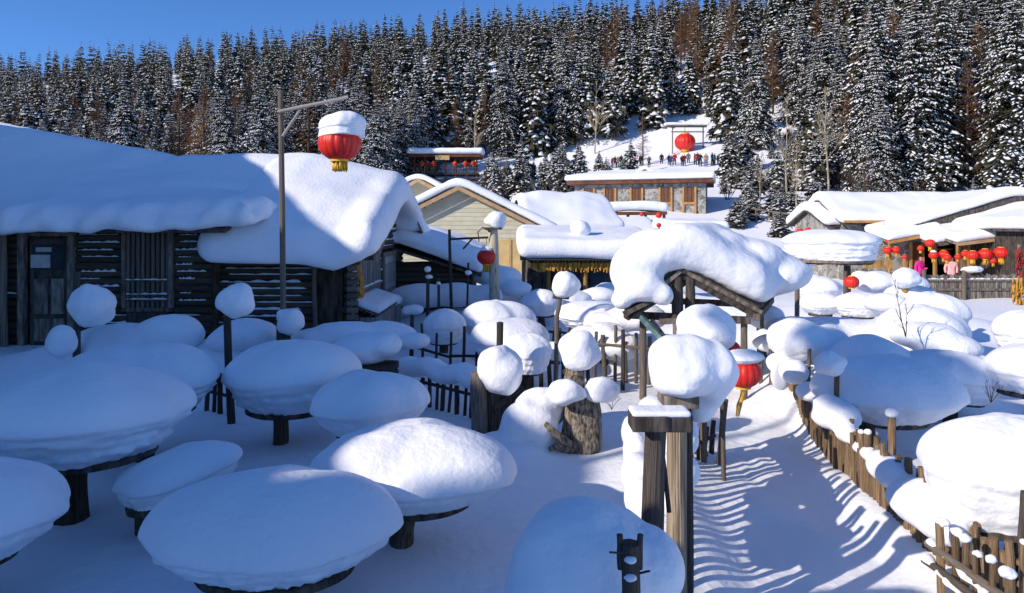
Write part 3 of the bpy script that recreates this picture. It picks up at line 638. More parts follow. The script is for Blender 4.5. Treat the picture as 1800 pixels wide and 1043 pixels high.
hn, e_, r_, s_ = gable_house('snowed_house', 'nearer snow roof cut by the right edge of the picture', 'house', (X(1905, 31.5), 33), R(90), 5.0, 6.2, Z(404, 30.5), Z(372, 30.5), 'weathered_dark', 0.4, 0.5, 0.55, seed=67, res=0.18)
t = empty('corn_bundle', (X(1793, 27), 27, 0), 0, 'tall golden corn sheaf with red chillies at the right edge', 'corn')
log('pole', (X(1795, 27), 27.1, -0.1), (X(1795, 27), 27.1, 2.4), 0.07, 'weathered', t)
for i in range(60):
    py = random.uniform(485, 530); p = 1790 + random.uniform(-10, 14); log('corn_cob', at(p, py, 26.9), at(p + random.uniform(-3, 3), py + 10, 26.85 + random.uniform(-.1, .1)), 0.028, 'corn', t)
for i in range(40):
    py = random.uniform(432, 480); p = 1793 + random.uniform(-7, 8); log('chilli', at(p, py, 26.9), at(p + random.uniform(-3, 3), py + 8, 26.85 + random.uniform(-.1, .1)), 0.03, 'chili', t)

# ------------------------------------------------------------ pavilion and red gate on the slope
YJ = 108.0; zj = gz(X(785, YJ), YJ)
t = empty('viewing_pavilion', (X(785, YJ), YJ, zj), 0, 'long open viewing pavilion with red lanterns and snow roof up on the slope', 'pavilion')
jx0, jx1 = X(727, YJ), X(842, YJ); jt = Z(278, YJ); jb = Z(305, YJ)
box('deck', (jx0, jx1, YJ - 1.5, YJ + 3, jb - 0.3, jb), 'weathered_dark', t)
for i in range(7):
    x = lerp(jx0 + 0.3, jx1 - 0.3, i / 6); log('pillar', (x, YJ - 1.2, jb - 3.2), (x, YJ - 1.2, jt), 0.13, 'brown_red', t)
for k in range(2): box('handrail', (jx0, jx1, YJ - 1.5, YJ - 1.4, jb + 0.5 + k * 0.5, jb + 0.6 + k * 0.5), 'brown_red', t)
for i in range(24): x = lerp(jx0, jx1, (i + .5) / 24); box('baluster', (x - 0.05, x + 0.05, YJ - 1.38, YJ - 1.3, jb, jb + 1.05), 'weathered', t)
box('eave', (jx0 - 0.5, jx1 + 0.5, YJ - 2, YJ + 3.4, jt, jt + 0.35), 'brown_red', t)
box('sign', (X(768, YJ), X(792, YJ), YJ - 2.1, YJ - 2.02, jt - 0.5, jt + 0.2), 'board_yellow', t)
slab('snow_cover', (jx0 - 0.8, jx1 + 0.8, YJ - 2.3, YJ + 3.8), 0.95, lambda x, y: jt + 0.36 + 0.05 * (y - YJ) + 0.2, t, r=0.4, res=0.3, amp=0.08, seed=71)
YT = 117.0; zt_ = gz(X(1207, YT), YT)
t = empty('ceremonial_gate', (X(1207, YT), YT, zt_), 0, 'tall slim timber gate frame with snow on its beam on the slope', 'gate')
for p in (1182, 1236): log('gate_post', (X(p, YT), YT, zt_ - 1), (X(p, YT), YT, Z(222, YT)), 0.11, 'weathered', t)
box('beam', (X(1172, YT), X(1242, YT), YT - 0.25, YT + 0.25, Z(224, YT), Z(221, YT)), 'weathered', t)
box('beam', (X(1180, YT), X(1238, YT), YT - 0.08, YT + 0.08, Z(233, YT), Z(231, YT)), 'weathered', t)
slab('snow_cover', (X(1168, YT), X(1246, YT), YT - 0.6, YT + 0.6), 0.5, lambda x, y: Z(221, YT), t, r=0.22, res=0.15, amp=0.05, seed=73)
# ------------------------------------------------------------ unseen roofs and a pine outside the frame, added to shade the yard
gable_house('shade_building', 'large unseen timber building with steep snow roof, added to shade the yard', 'house', (-19.0, 6.05), R(90), 18.9, 4.0, 7.8, 11.75, 'log_dark', 0.6, 0.5, 0.7, seed=80, res=0.4, amp=0.10, zb=0.0)  # guessed building, its ridge set to throw the shade edge across the yard
gable_house('shade_building', 'unseen second building behind the camera, added to shade the foreground', 'house', (-19.0, -13.5), R(90), 15.0, 4.0, 8.0, 12.1, 'log_dark', 0.6, 0.5, 0.7, seed=81, res=0.5, amp=0.10, zb=0.0)  # taller unseen roof, added so the foreground stays shaded
gable_house('shade_building', 'lower roof added between the unseen buildings to let sun onto the centre table', 'house', (-19.0, -4.8), R(90), 2.4, 4.0, 7.3, 11.25, 'log_dark', 0.5, 0.3, 0.6, seed=82, res=0.3, amp=0.08, zb=0.0)  # height of this unseen roof set to let sun reach the centre table
cn = empty('shade_canopy', (-3.9, 2.0, 0), 0, 'unseen timber roof with snow, added to shade the near snow ball and crossbeam', 'shade_canopy')  # unseen roof added out of frame to shade the bottom snow ball
for x_ in (-4.0, -2.75):
    for y_ in (0.8, 2.15): log('post', (x_, y_, -0.1), (x_, y_, 3.1), 0.08, 'weathered', cn)
box('roof', (-4.2, -2.6, 0.6, 2.3, 3.0, 3.1), 'weathered_dark', cn)
slab('snow_cover', (-4.25, -2.55, 0.55, 2.35), 0.75, lambda x, y: 3.1, cn, r=0.4, res=0.1, amp=0.06, seed=83)
def shade_pine(label, crowns, base, h):
    root = empty('shade_pine_tree', (base[0], base[1], -0.2), 0, label, 'tree'); rnd = random.Random(6)
    vv, fq = tube_vf([(base[0], base[1], -0.2), (base[0], base[1] + 0.1, h * 0.5), (base[0], base[1], h)], [0.17, 0.13, 0.05], 8); link('trunk', mesh('trunk', vv, fq, 'trunk'), root)
    V = []; Fc = []
    for c, r_ in crowns:
        for k in range(1500):
            d = Vector((rnd.gauss(0, 1), rnd.gauss(0, 1), rnd.gauss(0, 1))).normalized() * rnd.random() ** 0.4
            p = Vector(c) + Vector((d.x * r_[0], d.y * r_[1], d.z * r_[2])); e = Vector((rnd.uniform(-1, 1), rnd.uniform(-1, 1), rnd.uniform(-1, 1))) * 0.22; g = e.orthogonal().normalized() * 0.13; o = len(V)
            V += [p - e, p + g, p + e, p - g]; Fc.append((o, o + 1, o + 2, o + 3))
    o = link('crown', mesh('crown', V, Fc, 'needles'), root); o['kind'] = 'stuff'
    return root
def up_sun(p, k): return Vector((p[0] - k * LDIR[0] / math.tan(R(SUN_EL)), p[1] - k * LDIR[1] / math.tan(R(SUN_EL)), p[2] + k))
c1 = up_sun((5.3, 9.5, 1.15), 12.0); c2 = up_sun((5.95, 11.0, 1.1), 11.8)
shade_pine('unseen tall bare stemmed pine added to shade the right hand tables', [(c1, (1.0, 1.35, 0.75)), (c2, (0.7, 1.0, 0.55))], (c1.x, c1.y + 2.3), c1.z)  # unseen tree, crowns added sunward of the two shaded tables

# ------------------------------------------------------------ snow tables
def table(label, px, Y, Rpx, pz, tz, asp=0.95, rb=0.62, lowf=0.45, postpx=None, pr=0.11, seed=1.0, plate=0.66, skew=(0, 0), tilt=(0, 0), post=True, rough=1.0, lip=1.0, mat_='snow', flat=1.0, zp=None):
    cx = X(px, Y); Rm = Rpx * Y / F; g = gz(cx, Y, False)
    root = empty('snow_table', (cx, Y, g), 0, label, 'snow table', 'snow piled tables in the yards')
    h = tz - pz
    v, f = cap_mesh(Rm, Rm * asp, rb, h * lowf, h * (1 - lowf), seed, lip, skew, rough, tiltx=tilt[0], tilty=tilt[1], flat=flat)
    o = link('snow_cap', mesh('snow_cap', v, f, mat_), root, False); o.location = (0, 0, pz - g)
    if plate:
        p = link('plate', plate_mesh(Rm * plate, Rm * asp * plate, 0.07, 'weathered_dark', seed), root, False); p.location = (0, 0, pz - g - 0.055)
        if tilt != (0, 0): p.rotation_euler = (math.atan(tilt[1]), -math.atan(tilt[0]), 0)
    if post:
        xo = 0 if postpx is None else X(postpx, Y) - cx
        log('post', (xo, 0, -0.15), (xo, 0, pz - g - 0.03), pr, 'log_dark', root, world=False)
    return root
table('big snow table at the left edge on a thick dark post', 145, 7.5, 186, 0.72, 1.66, 0.85, 0.64, 0.50, 128, 0.17, 1, 0.66, rough=1.3)
table('snow table behind the big one at the left, nearer the log house', 245, 9.4, 134, 0.68, 1.56, 0.9, 0.68, 0.45, 250, 0.14, 2.4, 0.7)
table('upright snow table on a slim square post in the middle of the shaded yard', 510, 9.95, 113, 0.56, 1.50, 0.95, 0.60, 0.5, 493, 0.11, 3.7, 0.66, rough=1.3)
table('smooth shaded snow table without visible post left of the picket fence', 650, 8.8, 98, 0.55, 1.30, 0.9, 0.62, 0.45, None, 0.1, 5.1, 0.6)
table('half sunlit wide snow table in the centre foreground', 730, 6.75, 178, 0.50, 1.22, 0.8, 0.52, 0.42, 708, 0.12, 6.6, 0.55, skew=(0.05, 0), rough=0.7, lip=0.9)
table('largest foreground snow table, cut by the bottom edge', 485, 5.6, 215, 0.42, 1.16, 0.75, 0.60, 0.42, None, 0.14, 7.9, 0.64, rough=1.2)
table('snow table half cut off by the left edge at the bottom', -95, 5.6, 188, 0.50, 1.26, 0.8, 0.6, 0.42, None, 0.14, 9.2, 0.6)
table('small tilted snow covered bench behind the foreground table', 315, 7.1, 104, 0.42, 0.86, 0.8, 0.78, 0.5, 256, 0.1, 10.5, 0.84, tilt=(0.22, 0.05), lip=0.8)
table('wide blue shaded snow table beside the right hand fence', 1560, 9.5, 128, 0.52, 1.40, 0.85, 0.5, 0.38, 1526, 0.11, 12.2, 0.52, rough=0.8)
table('shaded snow table just behind the wide blue one', 1530, 11.2, 80, 0.55, 1.36, 0.9, 0.6, 0.42, None, 0.1, 13.5, 0.6)
table('sunlit snow table sloping right, behind the wide blue one', 1672, 10.9, 86, 0.45, 1.20, 0.9, 0.66, 0.5, None, 0.1, 14.4, 0.6, tilt=(-0.12, 0))
table('massive snow table at the right edge with a round shadow on it', 1765, 6.3, 140, 0.50, 1.44, 0.85, 0.72, 0.55, 1795, 0.12, 15.8, 0.70, lip=1.4, rough=0.4)
table('snow table at the right edge with its dark plate showing', 1815, 10.2, 78, 0.72, 1.40, 0.9, 0.7, 0.45, None, 0.1, 17.3, 0.72)
table('small snow table at the right edge near the plank fence', 1812, 14, 58, 0.6, 1.42, 0.9, 0.75, 0.45, None, 0.1, 18.1, 0.7)
table('round snow table behind the bare twig at the right', 1620, 13.4, 76, 0.65, 1.62, 0.95, 0.72, 0.45, None, 0.1, 19.2, 0.7)
table('farther snow table before the plank fence at the right', 1640, 16, 54, 0.7, 1.62, 0.95, 0.7, 0.4, None, 0.1, 20.6, 0.7)
table('sunlit snow table with shaded left side, farther in the centre', 874, 16, 67, 0.55, 1.42, 0.95, 0.62, 0.45, None, 0.1, 21.9, 0.6)
table('snow table in front of the half shaded centre one', 893, 13.9, 70, 0.50, 1.30, 0.95, 0.68, 0.45, None, 0.1, 22.7, 0.6)
table('bluish round snow table beside the thin dark post', 926, 12.4, 45, 0.55, 1.22, 0.95, 0.75, 0.5, None, 0.1, 23.3, 0.6)
table('far sunlit snow table below the corn hung eave', 952, 19, 38, 0.7, 1.40, 0.95, 0.6, 0.45, None, 0.1, 24.9, 0.6)
table('broad snow table right of the thin post with a snow ball', 1040, 17, 62, 0.65, 1.30, 0.95, 0.65, 0.45, None, 0.1, 25.5, 0.6)
table('small snow table beside the tall fence left of the gate roof', 1062, 14.6, 44, 0.45, 1.12, 0.95, 0.7, 0.5, None, 0.1, 26.4, 0.6)
table('little snow table with its plate showing, right of the gate roof', 1442, 19, 36, 0.72, 1.30, 0.95, 0.55, 0.4, None, 0.06, 27.2, 0.55)
table('sunlit snow table left of the shaded snowy bush', 1508, 18.6, 44, 0.72, 1.36, 0.95, 0.65, 0.45, None, 0.1, 28.3, 0.6)
table('low snow table beneath the far umbrella shaped roof', 1440, 22.5, 40, 0.75, 1.5, 0.95, 0.65, 0.45, None, 0.1, 29.4, 0.6)
table('bluish snow table in front of the plank bin', 780, 15.2, 36, 0.6, 1.34, 0.95, 0.75, 0.45, None, 0.1, 30.6, 0.65)

# umbrella shaped shelter
Yu = 24.0
t = empty('snow_shelter', (X(1462, Yu), Yu, gz(X(1462, Yu), Yu)), 0, 'umbrella shaped wooden shelter with a thick round snow cap', 'shelter')
v, f = cap_mesh(1.62, 1.5, 0.84, 0.62, 0.42, 40.2, 1.0, (0, 0), 0.7)
o = link('snow_cap', mesh('snow_cap', v, f, 'snow'), t, False); o.location = (0, 0, 1.98 - t.location.z)
o = link('plate', plate_mesh(1.38, 1.28, 0.10, 'weathered', 4), t, False); o.location = (0, 0, 1.89 - t.location.z)
for i in range(16):
    a = i / 16 * 6.283; log('rafter', (0, 0, 1.84 - t.location.z), (1.32 * math.cos(a), 1.22 * math.sin(a), 1.86 - t.location.z), 0.035, 'weathered', t, world=False)
log('post', (X(1489, Yu) - t.location.x, 0, -0.2), (X(1489, Yu) - t.location.x, 0, 1.9 - t.location.z), 0.12, 'weathered_dark', t, world=False)

# ------------------------------------------------------------ mounds and heaps of snow
def heap(label, blobs, voxel=0.06, amp=0.03, seed=1.0, cat='snow heap'):
    o = fused('snow_heap', blobs, voxel, None, amp=amp, freq=1.6, seed=seed); return tag(o, label, cat)
heap('long snow heap below the barred window', [(at(215, 600, 12.9), (0.9, 0.5, 0.36)), (at(300, 590, 12.9), (0.65, 0.5, 0.42)), (at(170, 612, 12.8), (0.6, 0.5, 0.3))], 0.07, 0.03, 2)
heap('snow heap behind the bent post with a snow ball', [(at(435, 590, 13), (0.62, 0.5, 0.34)), (at(400, 600, 12.9), (0.4, 0.4, 0.26))], 0.06, 0.03, 3)
heap('long blue snow heap in front of the log wall', [(at(610, 592, 13.3), (0.8, 0.5, 0.3)), (at(680, 590, 13.5), (0.65, 0.5, 0.3)), (at(560, 598, 13.2), (0.6, 0.5, 0.22)), (at(725, 600, 13.2), (0.35, 0.3, 0.16))], 0.06, 0.03, 4)
t = empty('wood_pile', (X(665, 11.2), 11.4, 0.1), 0, 'little stack of split logs under a pillow of snow in the shade', 'wood pile')
for i in range(4):
    for k in range(4): log('log', (X(620, 11.2) + 0.1, 11.1 + k * 0.13 + (i % 2) * 0.06, 0.45 + i * 0.13), (X(694, 11.2), 11.1 + k * 0.13 + (i % 2) * 0.06, 0.45 + i * 0.13), 0.065, 'weathered_dark', t)
fused('snow_cap', [(at(640, 615, 11.4), (0.52, 0.45, 0.3)), (at(675, 608, 11.3), (0.3, 0.35, 0.24)), (at(605, 628, 11.4), (0.4, 0.4, 0.25))], 0.05, t, seed=5)
heap('white snow heap left of the tall fence in the centre', [(at(1085, 610, 14.2), (0.5, 0.4, 0.35)), (at(1040, 595, 14.6), (0.5, 0.4, 0.3))], 0.06, 0.03, 7)
heap('snow heap under the left eave of the gate roof', [(at(1120, 560, 15.5), (0.7, 0.5, 0.35)), (at(1070, 570, 15.5), (0.6, 0.5, 0.3))], 0.06, 0.03, 8)
heap('rounded white snow heap right of the gate roof', [(at(1470, 582, 14), (1.1, 0.6, 0.30)), (at(1410, 585, 13.6), (0.8, 0.6, 0.30)), (at(1540, 585, 13.8), (0.8, 0.6, 0.28))], 0.08, 0.04, 9)
heap('snow heap between the fence and the shaded tables', [(at(1400, 600, 11.8), (0.5, 0.5, 0.4)), (at(1440, 610, 11.9), (0.6, 0.5, 0.35))], 0.06, 0.03, 10)
heap('snow heap at the foot of the twiggy bush', [(at(1625, 592, 12.2), (0.6, 0.45, 0.28)), (at(1665, 612, 12.0), (0.6, 0.45, 0.25))], 0.06, 0.03, 11)
heap('far row of white snow heaps left of the umbrella shelter', [(at(1380, 470, 26), (1.0, 0.7, 0.45)), (at(1345, 480, 25), (1.0, 0.7, 0.4)), (at(1400, 455, 28), (1.0, 0.8, 0.5))], 0.12, 0.05, 12)
heap('snowy blue shaded bush before the shop fence', [(at(1540, 498, 19.5), (0.62, 0.5, 0.35)), (at(1600, 500, 19.8), (0.5, 0.5, 0.32)), (at(1515, 488, 19.6), (0.3, 0.3, 0.2))], 0.06, 0.04, 13)
heap('white heaps before the plank fence at the right', [(at(1600, 520, 17.5), (0.7, 0.5, 0.28)), (at(1560, 535, 17.2), (0.6, 0.5, 0.28))], 0.07, 0.04, 14)
heap('snow heap with a flat top beside the corn house door', [(at(1000, 530, 20), (0.7, 0.5, 0.35)), (at(1050, 522, 21), (0.7, 0.5, 0.3)), (at(1070, 512, 22), (0.5, 0.5, 0.28))], 0.08, 0.04, 15)
heap('shaded snow bank along the dark shed', [(at(740, 522, 20.5), (1.0, 0.5, 0.42)), (at(800, 520, 20.5), (0.9, 0.5, 0.4)), (at(850, 522, 20.3), (0.6, 0.5, 0.38))], 0.09, 0.03, 16)
heap('small block of snow on the rack beside the tub', [(at(728, 545, 17), (0.24, 0.2, 0.14)), (at(716, 546, 17), (0.15, 0.18, 0.12))], 0.03, 0.01, 17)
heap('white heap behind the lantern post in the path', [(at(1345, 560, 14.5), (0.4, 0.5, 0.3)), (at(1350, 600, 13.2), (0.3, 0.4, 0.25))], 0.06, 0.03, 18)
heap('sunlit snow strip piled along the near fence', [(at(1118, 800, 6.7), (0.13, 0.28, 0.22)), (at(1112, 765, 7.1), (0.12, 0.3, 0.2)), (at(1122, 840, 6.3), (0.16, 0.3, 0.22)), (at(1128, 880, 6.0), (0.15, 0.3, 0.2)), (at(1150, 735, 7.4), (0.2, 0.3, 0.25))], 0.035, 0.015, 19)

# ------------------------------------------------------------ fences
def fence(label, pts, h, sp, pr, m='picket_wood', rails=(0.55,), jit=0.08, lean=0.05, snow=(), seed=1, name='picket_fence', z0=0.1, hvar=0.12, flatp=False, cap=0.0):
    rnd = random.Random(seed); a0 = Vector((pts[0][0], pts[0][1], gz(*pts[0], False)))
    root = empty(name, a0, 0, label, 'fence', None)
    segs = list(zip(pts, pts[1:])); tot = sum((Vector(b) - Vector(a)).length for a, b in segs)
    def pos(s):
        for a, b in segs:
            L = (Vector(b) - Vector(a)).length
            if s <= L or (a, b) == segs[-1]: return Vector(a).lerp(Vector(b), min(1, s / L))
            s -= L
    s = 0.0
    while s < tot:
        p = pos(s); g = gz(p.x, p.y, False); hh_ = h * (1 + rnd.uniform(-hvar, hvar)); r = pr * rnd.uniform(0.75, 1.25)
        q = Vector((p.x + rnd.uniform(-lean, lean), p.y + rnd.uniform(-lean, lean), g + hh_))
        log('picket', (p.x, p.y, g - z0), q, r, m, root)
        if rnd.random() < cap: ball('picket_snow', (q.x, q.y, q.z + r * 0.3), (r * 1.05, r * 1.05, r * 0.9), rnd.random() * 30, root, nth=12, nph=8)
        s += sp * rnd.uniform(0.8, 1.25)
    for k, rz_ in enumerate(rails):
        for a, b in segs:
            pa, pb = Vector(a), Vector(b); ga, gb = gz(*a, False), gz(*b, False); d = (pb - pa).normalized(); n = Vector((d.y, -d.x)) * pr
            log('rail', (a[0] + n.x, a[1] + n.y, ga + rz_), (b[0] + n.x, b[1] + n.y, gb + rz_ + rnd.uniform(-.03, .03)), pr * 0.8, m, root)
    if snow:
        bl = []
        for (s_, zc, rl, rw, rh) in snow:
            p = pos(s_ * tot); p2 = pos(min(1, s_ + 0.01) * tot); bl.append(((p.x, p.y, gz(p.x, p.y, False) + zc), (rl, rl, rh) if rw is None else (rl, rw, rh)))
        fused('snow_cap', bl, 0.045, root, amp=0.03, freq=2.0, seed=seed)
    return root
# the near fence along the left of the path, seen end on; its gaps throw the striped light
rn = random.Random(4); sn = []
k = 0
while k < 1.0: sn.append((k, 0.93 + rn.uniform(-.06, .06), rn.uniform(0.15, 0.22), None, rn.uniform(0.13, 0.20))); k += 0.05
fence('old picket fence running along the left of the path behind the near posts', [(1.36, 5.65), (1.52, 6.3), (1.98, 7.9), (2.50, 9.6)], 1.50, 0.19, 0.034, 'weathered_dark', (0.75, 1.0), lean=0.06, snow=sn, seed=5)
rn = random.Random(9); sn = []
for (s_, r_, rh_) in ((0.02, .20, .16), (0.10, .22, .18), (0.17, .20, .15), (0.36, .32, .26), (0.42, .36, .28), (0.50, .24, .2), (0.62, .34, .24), (0.68, .26, .2), (0.80, .2, .16), (0.86, .22, .18), (0.93, .22, .2)):
    sn.append((1 - s_, 0.62, r_, None, rh_))
RF = [(4.25, 4.6), (4.08, 5.6), (4.0, 6.6), (4.18, 8.3), (4.55, 10.2), (4.98, 12.2), (5.45, 14.4)]
fence('split log fence with snow humps along the right of the path', RF, 0.60, 0.085, 0.034, 'picket_wood', (0.25, 0.42), lean=0.05, seed=11, cap=0.12, hvar=0.22)
def post(label, p, h, r, m='weathered', lean=(0, 0), balls=(), name='fence_post', group=None, cat='post', base=None, k=None, seed=1.0):
    g = gz(p[0], p[1], False) if base is None else base
    root = empty(name, (p[0], p[1], g), 0, label, cat, group)
    log('post', (p[0], p[1], g - 0.15), (p[0] + lean[0], p[1] + lean[1], g + h), r, m, root, k)
    for i, (c, rr) in enumerate(balls): ball('snow_cap', c, rr, seed + i * 3.3, root)
    return root
def fhump(label, blobs, seed): return tag(fused('snow_hump', blobs, 0.035, None, amp=0.025, freq=2.2, seed=seed), label, 'snow hump')
fhump('rounded snow hump on the right fence, nearest the camera', [(at(1632, 893, 6.5), (0.32, 0.42, 0.23)), (at(1655, 920, 6.3), (0.24, 0.3, 0.2)), (at(1600, 880, 6.7), (0.2, 0.3, 0.17)), (at(1672, 885, 6.5), (0.18, 0.25, 0.12))], 21)
fhump('elongated snow hump on the right fence with a notched shadow', [(at(1580, 838, 7.2), (0.22, 0.34, 0.18)), (at(1556, 822, 7.5), (0.18, 0.3, 0.16)), (at(1535, 805, 7.8), (0.1, 0.25, 0.1))], 22)
fhump('thick snow hump folded over the middle of the right fence', [(at(1470, 730, 8.95), (0.31, 0.34, 0.22)), (at(1458, 712, 9.0), (0.22, 0.25, 0.14)), (at(1490, 765, 8.6), (0.14, 0.2, 0.12)), (at(1515, 790, 8.2), (0.09, 0.25, 0.07))], 23)
fhump('snow balls on the far end of the right fence', [(at(1425, 690, 10.2), (0.22, 0.25, 0.16)), (at(1395, 655, 11.0), (0.24, 0.25, 0.22)), (at(1372, 640, 11.8), (0.24, 0.28, 0.2)), (at(1405, 612, 11.6), (0.26, 0.25, 0.3)), (at(1378, 600, 12.2), (0.22, 0.22, 0.16)), (at(1372, 665, 11.4), (0.15, 0.2, 0.25))], 24)
for lab, px_, pb, pt, r_, kk in (('tall post with a snow plug standing in the right fence', 1568, 812, 728, 0.075, 1), ('post in the right fence carrying a snow ball at its left', 1469, 740, 648, 0.055, 2), ('broken dark post at the far end of the right fence', 1420, 672, 612, 0.05, 3),
        ('upright grey post beside the gate roof at the path end', 1337, 640, 545, 0.06, 4), ('dark post at the path end, right of the grey one', 1355, 640, 575, 0.05, 0), ('stout post stub before the nearest snow hump', 1657, 985, 920, 0.055, 1),
        ('second post stub right of the nearest snow hump', 1682, 1000, 938, 0.05, 2), ('third short post stub at the lower right', 1697, 1005, 948, 0.045, 3), ('thin post stub in the lower right fence', 1718, 1015, 975, 0.035, 4),
        ('short post stub near the lower right corner', 1742, 1043, 985, 0.04, 5), ('blackish post stub in the lower right corner', 1772, 1060, 1010, 0.055, 0)):
    Yp = 8.1 if px_ == 1568 else 9.0 if px_ == 1469 else 11.2 if px_ == 1420 else 13.4 if px_ == 1337 else 12.9 if px_ == 1355 else 5.9 - (px_ - 1657) * 0.008
    p0 = at(px_, pb, Yp); h_ = (pb - pt) * Yp / F
    zt = Z(pt, Yp); g = gz(p0.x, Yp, False)
    sn = [((p0.x, Yp, zt + r_ * 0.15), (r_ * 1.0, r_ * 1.0, r_ * 0.8))]
    if px_ == 1469: sn = [((p0.x - 0.09, Yp - 0.02, zt + 0.06), (0.20, 0.2, 0.17))]
    if px_ in (1337, 1355, 1420): sn = [((p0.x, Yp, zt), (r_ * 0.9, r_ * 0.9, r_ * 0.5))]
    post(lab, (p0.x, Yp), zt - g, r_ * 0.62, 'picket_wood' if px_ > 1430 else 'weathered', (random.uniform(-.03, .03), 0), sn, k=kk, seed=px_ * 0.1)
p = at(1790, 940, 5.6); post('black leaning pole at the right edge', (p.x, 5.6), Z(868, 5.6), 0.07, 'weathered_dark', (0.10, 0), (), k=2)

t = empty('log_rail', at(1650, 965, 5.9), 0, 'snow covered double rail of the near fence in the lower right corner', 'rail')
for (p0_, q0_, y0_, p1_, q1_, y1_) in ((1630, 955, 6.05, 1800, 1075, 4.9), (1625, 985, 6.0, 1760, 1085, 5.0)):
    log('rail', at(p0_, q0_, y0_), at(p1_, q1_, y1_), 0.032, 'weathered', t); snow_strip(at(p0_, q0_ - 7, y0_), at(p1_, q1_ - 7, y1_), 0.05, 0.045, t).rotation_euler.y = 0.11
# yard fences
fence('low picket fence with a long snow roll in the middle of the yard', [(X(742, 12), 12.0), (X(832, 11.2), 11.2)], 0.52, 0.17, 0.035, 'weathered_dark', (0.42,), seed=21,
      snow=[(s / 10, 0.66 + 0.05 * math.sin(s), 0.24, None, 0.17) for s in range(-3, 11)])
fence('picket fence behind the snow roll, under the bluish table', [(X(722, 14.2), 14.2), (X(790, 14.3), 14.3), (X(872, 14.5), 14.5)], 0.98, 0.26, 0.036, 'weathered_dark', (0.45,), seed=23)
fence('picket tips poking out beside the wood pile', [(X(572, 12.7), 12.7), (X(640, 12.6), 12.6)], 0.62, 0.2, 0.035, 'weathered_dark', (0.3,), seed=25)
fence('dark picket fence around the bent post', [(X(362, 11.6), 11.6), (X(415, 11.3), 11.3)], 0.75, 0.16, 0.035, 'weathered_dark', (0.35, 0.6), seed=27, lean=0.1)
fence('tall picket fence in the sun left of the gate roof', [(X(1045, 14.0), 14.0), (X(1150, 13.7), 13.7)], 0.95, 0.22, 0.04, 'weathered', (0.72,), seed=29, hvar=0.2)
fence('dark pickets behind the stump snow ball', [(X(918, 13.2), 13.2), (X(985, 13.0), 13.0), (X(1045, 13.6), 13.6)], 0.72, 0.22, 0.045, 'weathered_dark', (0.55,), seed=31)
fence('short dark picket fence in front of the corn house', [(X(940, 17.6), 17.6), (X(1012, 17.2), 17.2)], 0.62, 0.2, 0.04, 'weathered_dark', (0.5,), seed=33)
fence('low fence below the snow capped poles near the shed', [(X(770, 19.0), 19.0), (X(822, 19.2), 19.2)], 0.5, 0.14, 0.035, 'weathered_dark', (0.35,), seed=35)
fence('stub of dark fence boards behind the sawn post', [(X(858, 10.1), 10.1), (X(880, 10.9), 10.9), (X(912, 11.6), 11.6)], 0.72, 0.11, 0.06, 'weathered_dark', (0.4,), seed=37)
fence('picket tips at the foot of the thin post on the path side', [(X(1212, 9.2), 9.2), (X(1252, 9.8), 9.8)], 0.42, 0.13, 0.035, 'weathered_dark', (0.25,), seed=39, lean=0.12)
YF = 29.5
ff = empty('plank_fence', (X(1705, YF), YF, 0), 0, 'grey plank fence with two rails in front of the shops at the right', 'fence')
for i in range(42):
    p_ = 1622 + i * 4.0; box('plank', (X(p_, YF), X(p_ + 3.3, YF), YF, YF + 0.04, -0.1, Z(484 + random.uniform(-3, 3), YF)), 'weathered' if i % 4 else 'plank_grey', ff)
for z in (0.35, 0.75): box('rail', (X(1620, YF), X(1792, YF), YF - 0.06, YF - 0.01, z, z + 0.09), 'weathered', ff)
for p_ in (1692, 1622): log('fence_post', (X(p_, YF), YF - 0.1, -0.1), (X(p_, YF), YF - 0.1, Z(474, YF)), 0.09, 'weathered', ff)
for p0_, p1_ in ((1624, 1660), (1664, 1690), (1696, 1740), (1745, 1788)): snow_strip((X(p0_, YF), YF - 0.03, 0.84), (X(p1_, YF), YF - 0.03, 0.84), 0.06, 0.05, ff)
ball('snow_cap', at(1708, 474, 29.4), (0.45, 0.2, 0.16), 5, ff)

# ------------------------------------------------------------ single posts with snow balls
def pp(px, py, Y): return at(px, py, Y)
p = pp(870, 700, 10.2)
post('thick sawn post with a big sunlit snow ball leaning on its right', (X(842, 10.1), 10.1), Z(660, 10.1), 0.125, 'weathered', (0, 0), [(pp(879, 652, 10.1), (0.345, 0.33, 0.33))], k=1, seed=2)
t = post('thin bent post with a snow ball at the far side of the yard', (X(976, 12.6), 12.6), Z(560, 12.6), 0.045, 'weathered', (0.03, 0), (), k=3)
log('post_top', (X(978, 12.6), 12.6, Z(562, 12.6)), (X(985, 12.6), 12.6, Z(522, 12.6)), 0.04, 'weathered', t)
log('plank', (X(972, 12.6), 12.6, Z(520, 12.6)), (X(1000, 12.6), 12.55, Z(522, 12.6)), 0.05, 'weathered', t)
ball('snow_cap', pp(995, 502, 12.6), (0.245, 0.24, 0.24), 9, t)
post('bare dark post standing in the snow roll', (X(879, 11.6), 11.6), Z(570, 11.6), 0.06, 'weathered_dark', (0, 0), (), k=4)
post('thin dark post with a flat cap before the tall fence', (X(1095, 13.2), 13.2), Z(580, 13.2), 0.04, 'weathered_dark', (0, 0), (), k=5)
post('bent stick with a smooth snow ball before the log wall', (X(408, 11.0), 11.0), Z(556, 11.0), 0.06, 'weathered_dark', (-0.08, 0), [(pp(415, 532, 10.95), (0.285, 0.26, 0.26))], seed=13)
post('dark stub with a rough grey snow ball beside the door', (X(135, 12.2), 12.2), Z(545, 12.2), 0.06, 'weathered_dark', (0, 0), [(pp(160, 540, 12.1), (0.37, 0.34, 0.34))], seed=17)
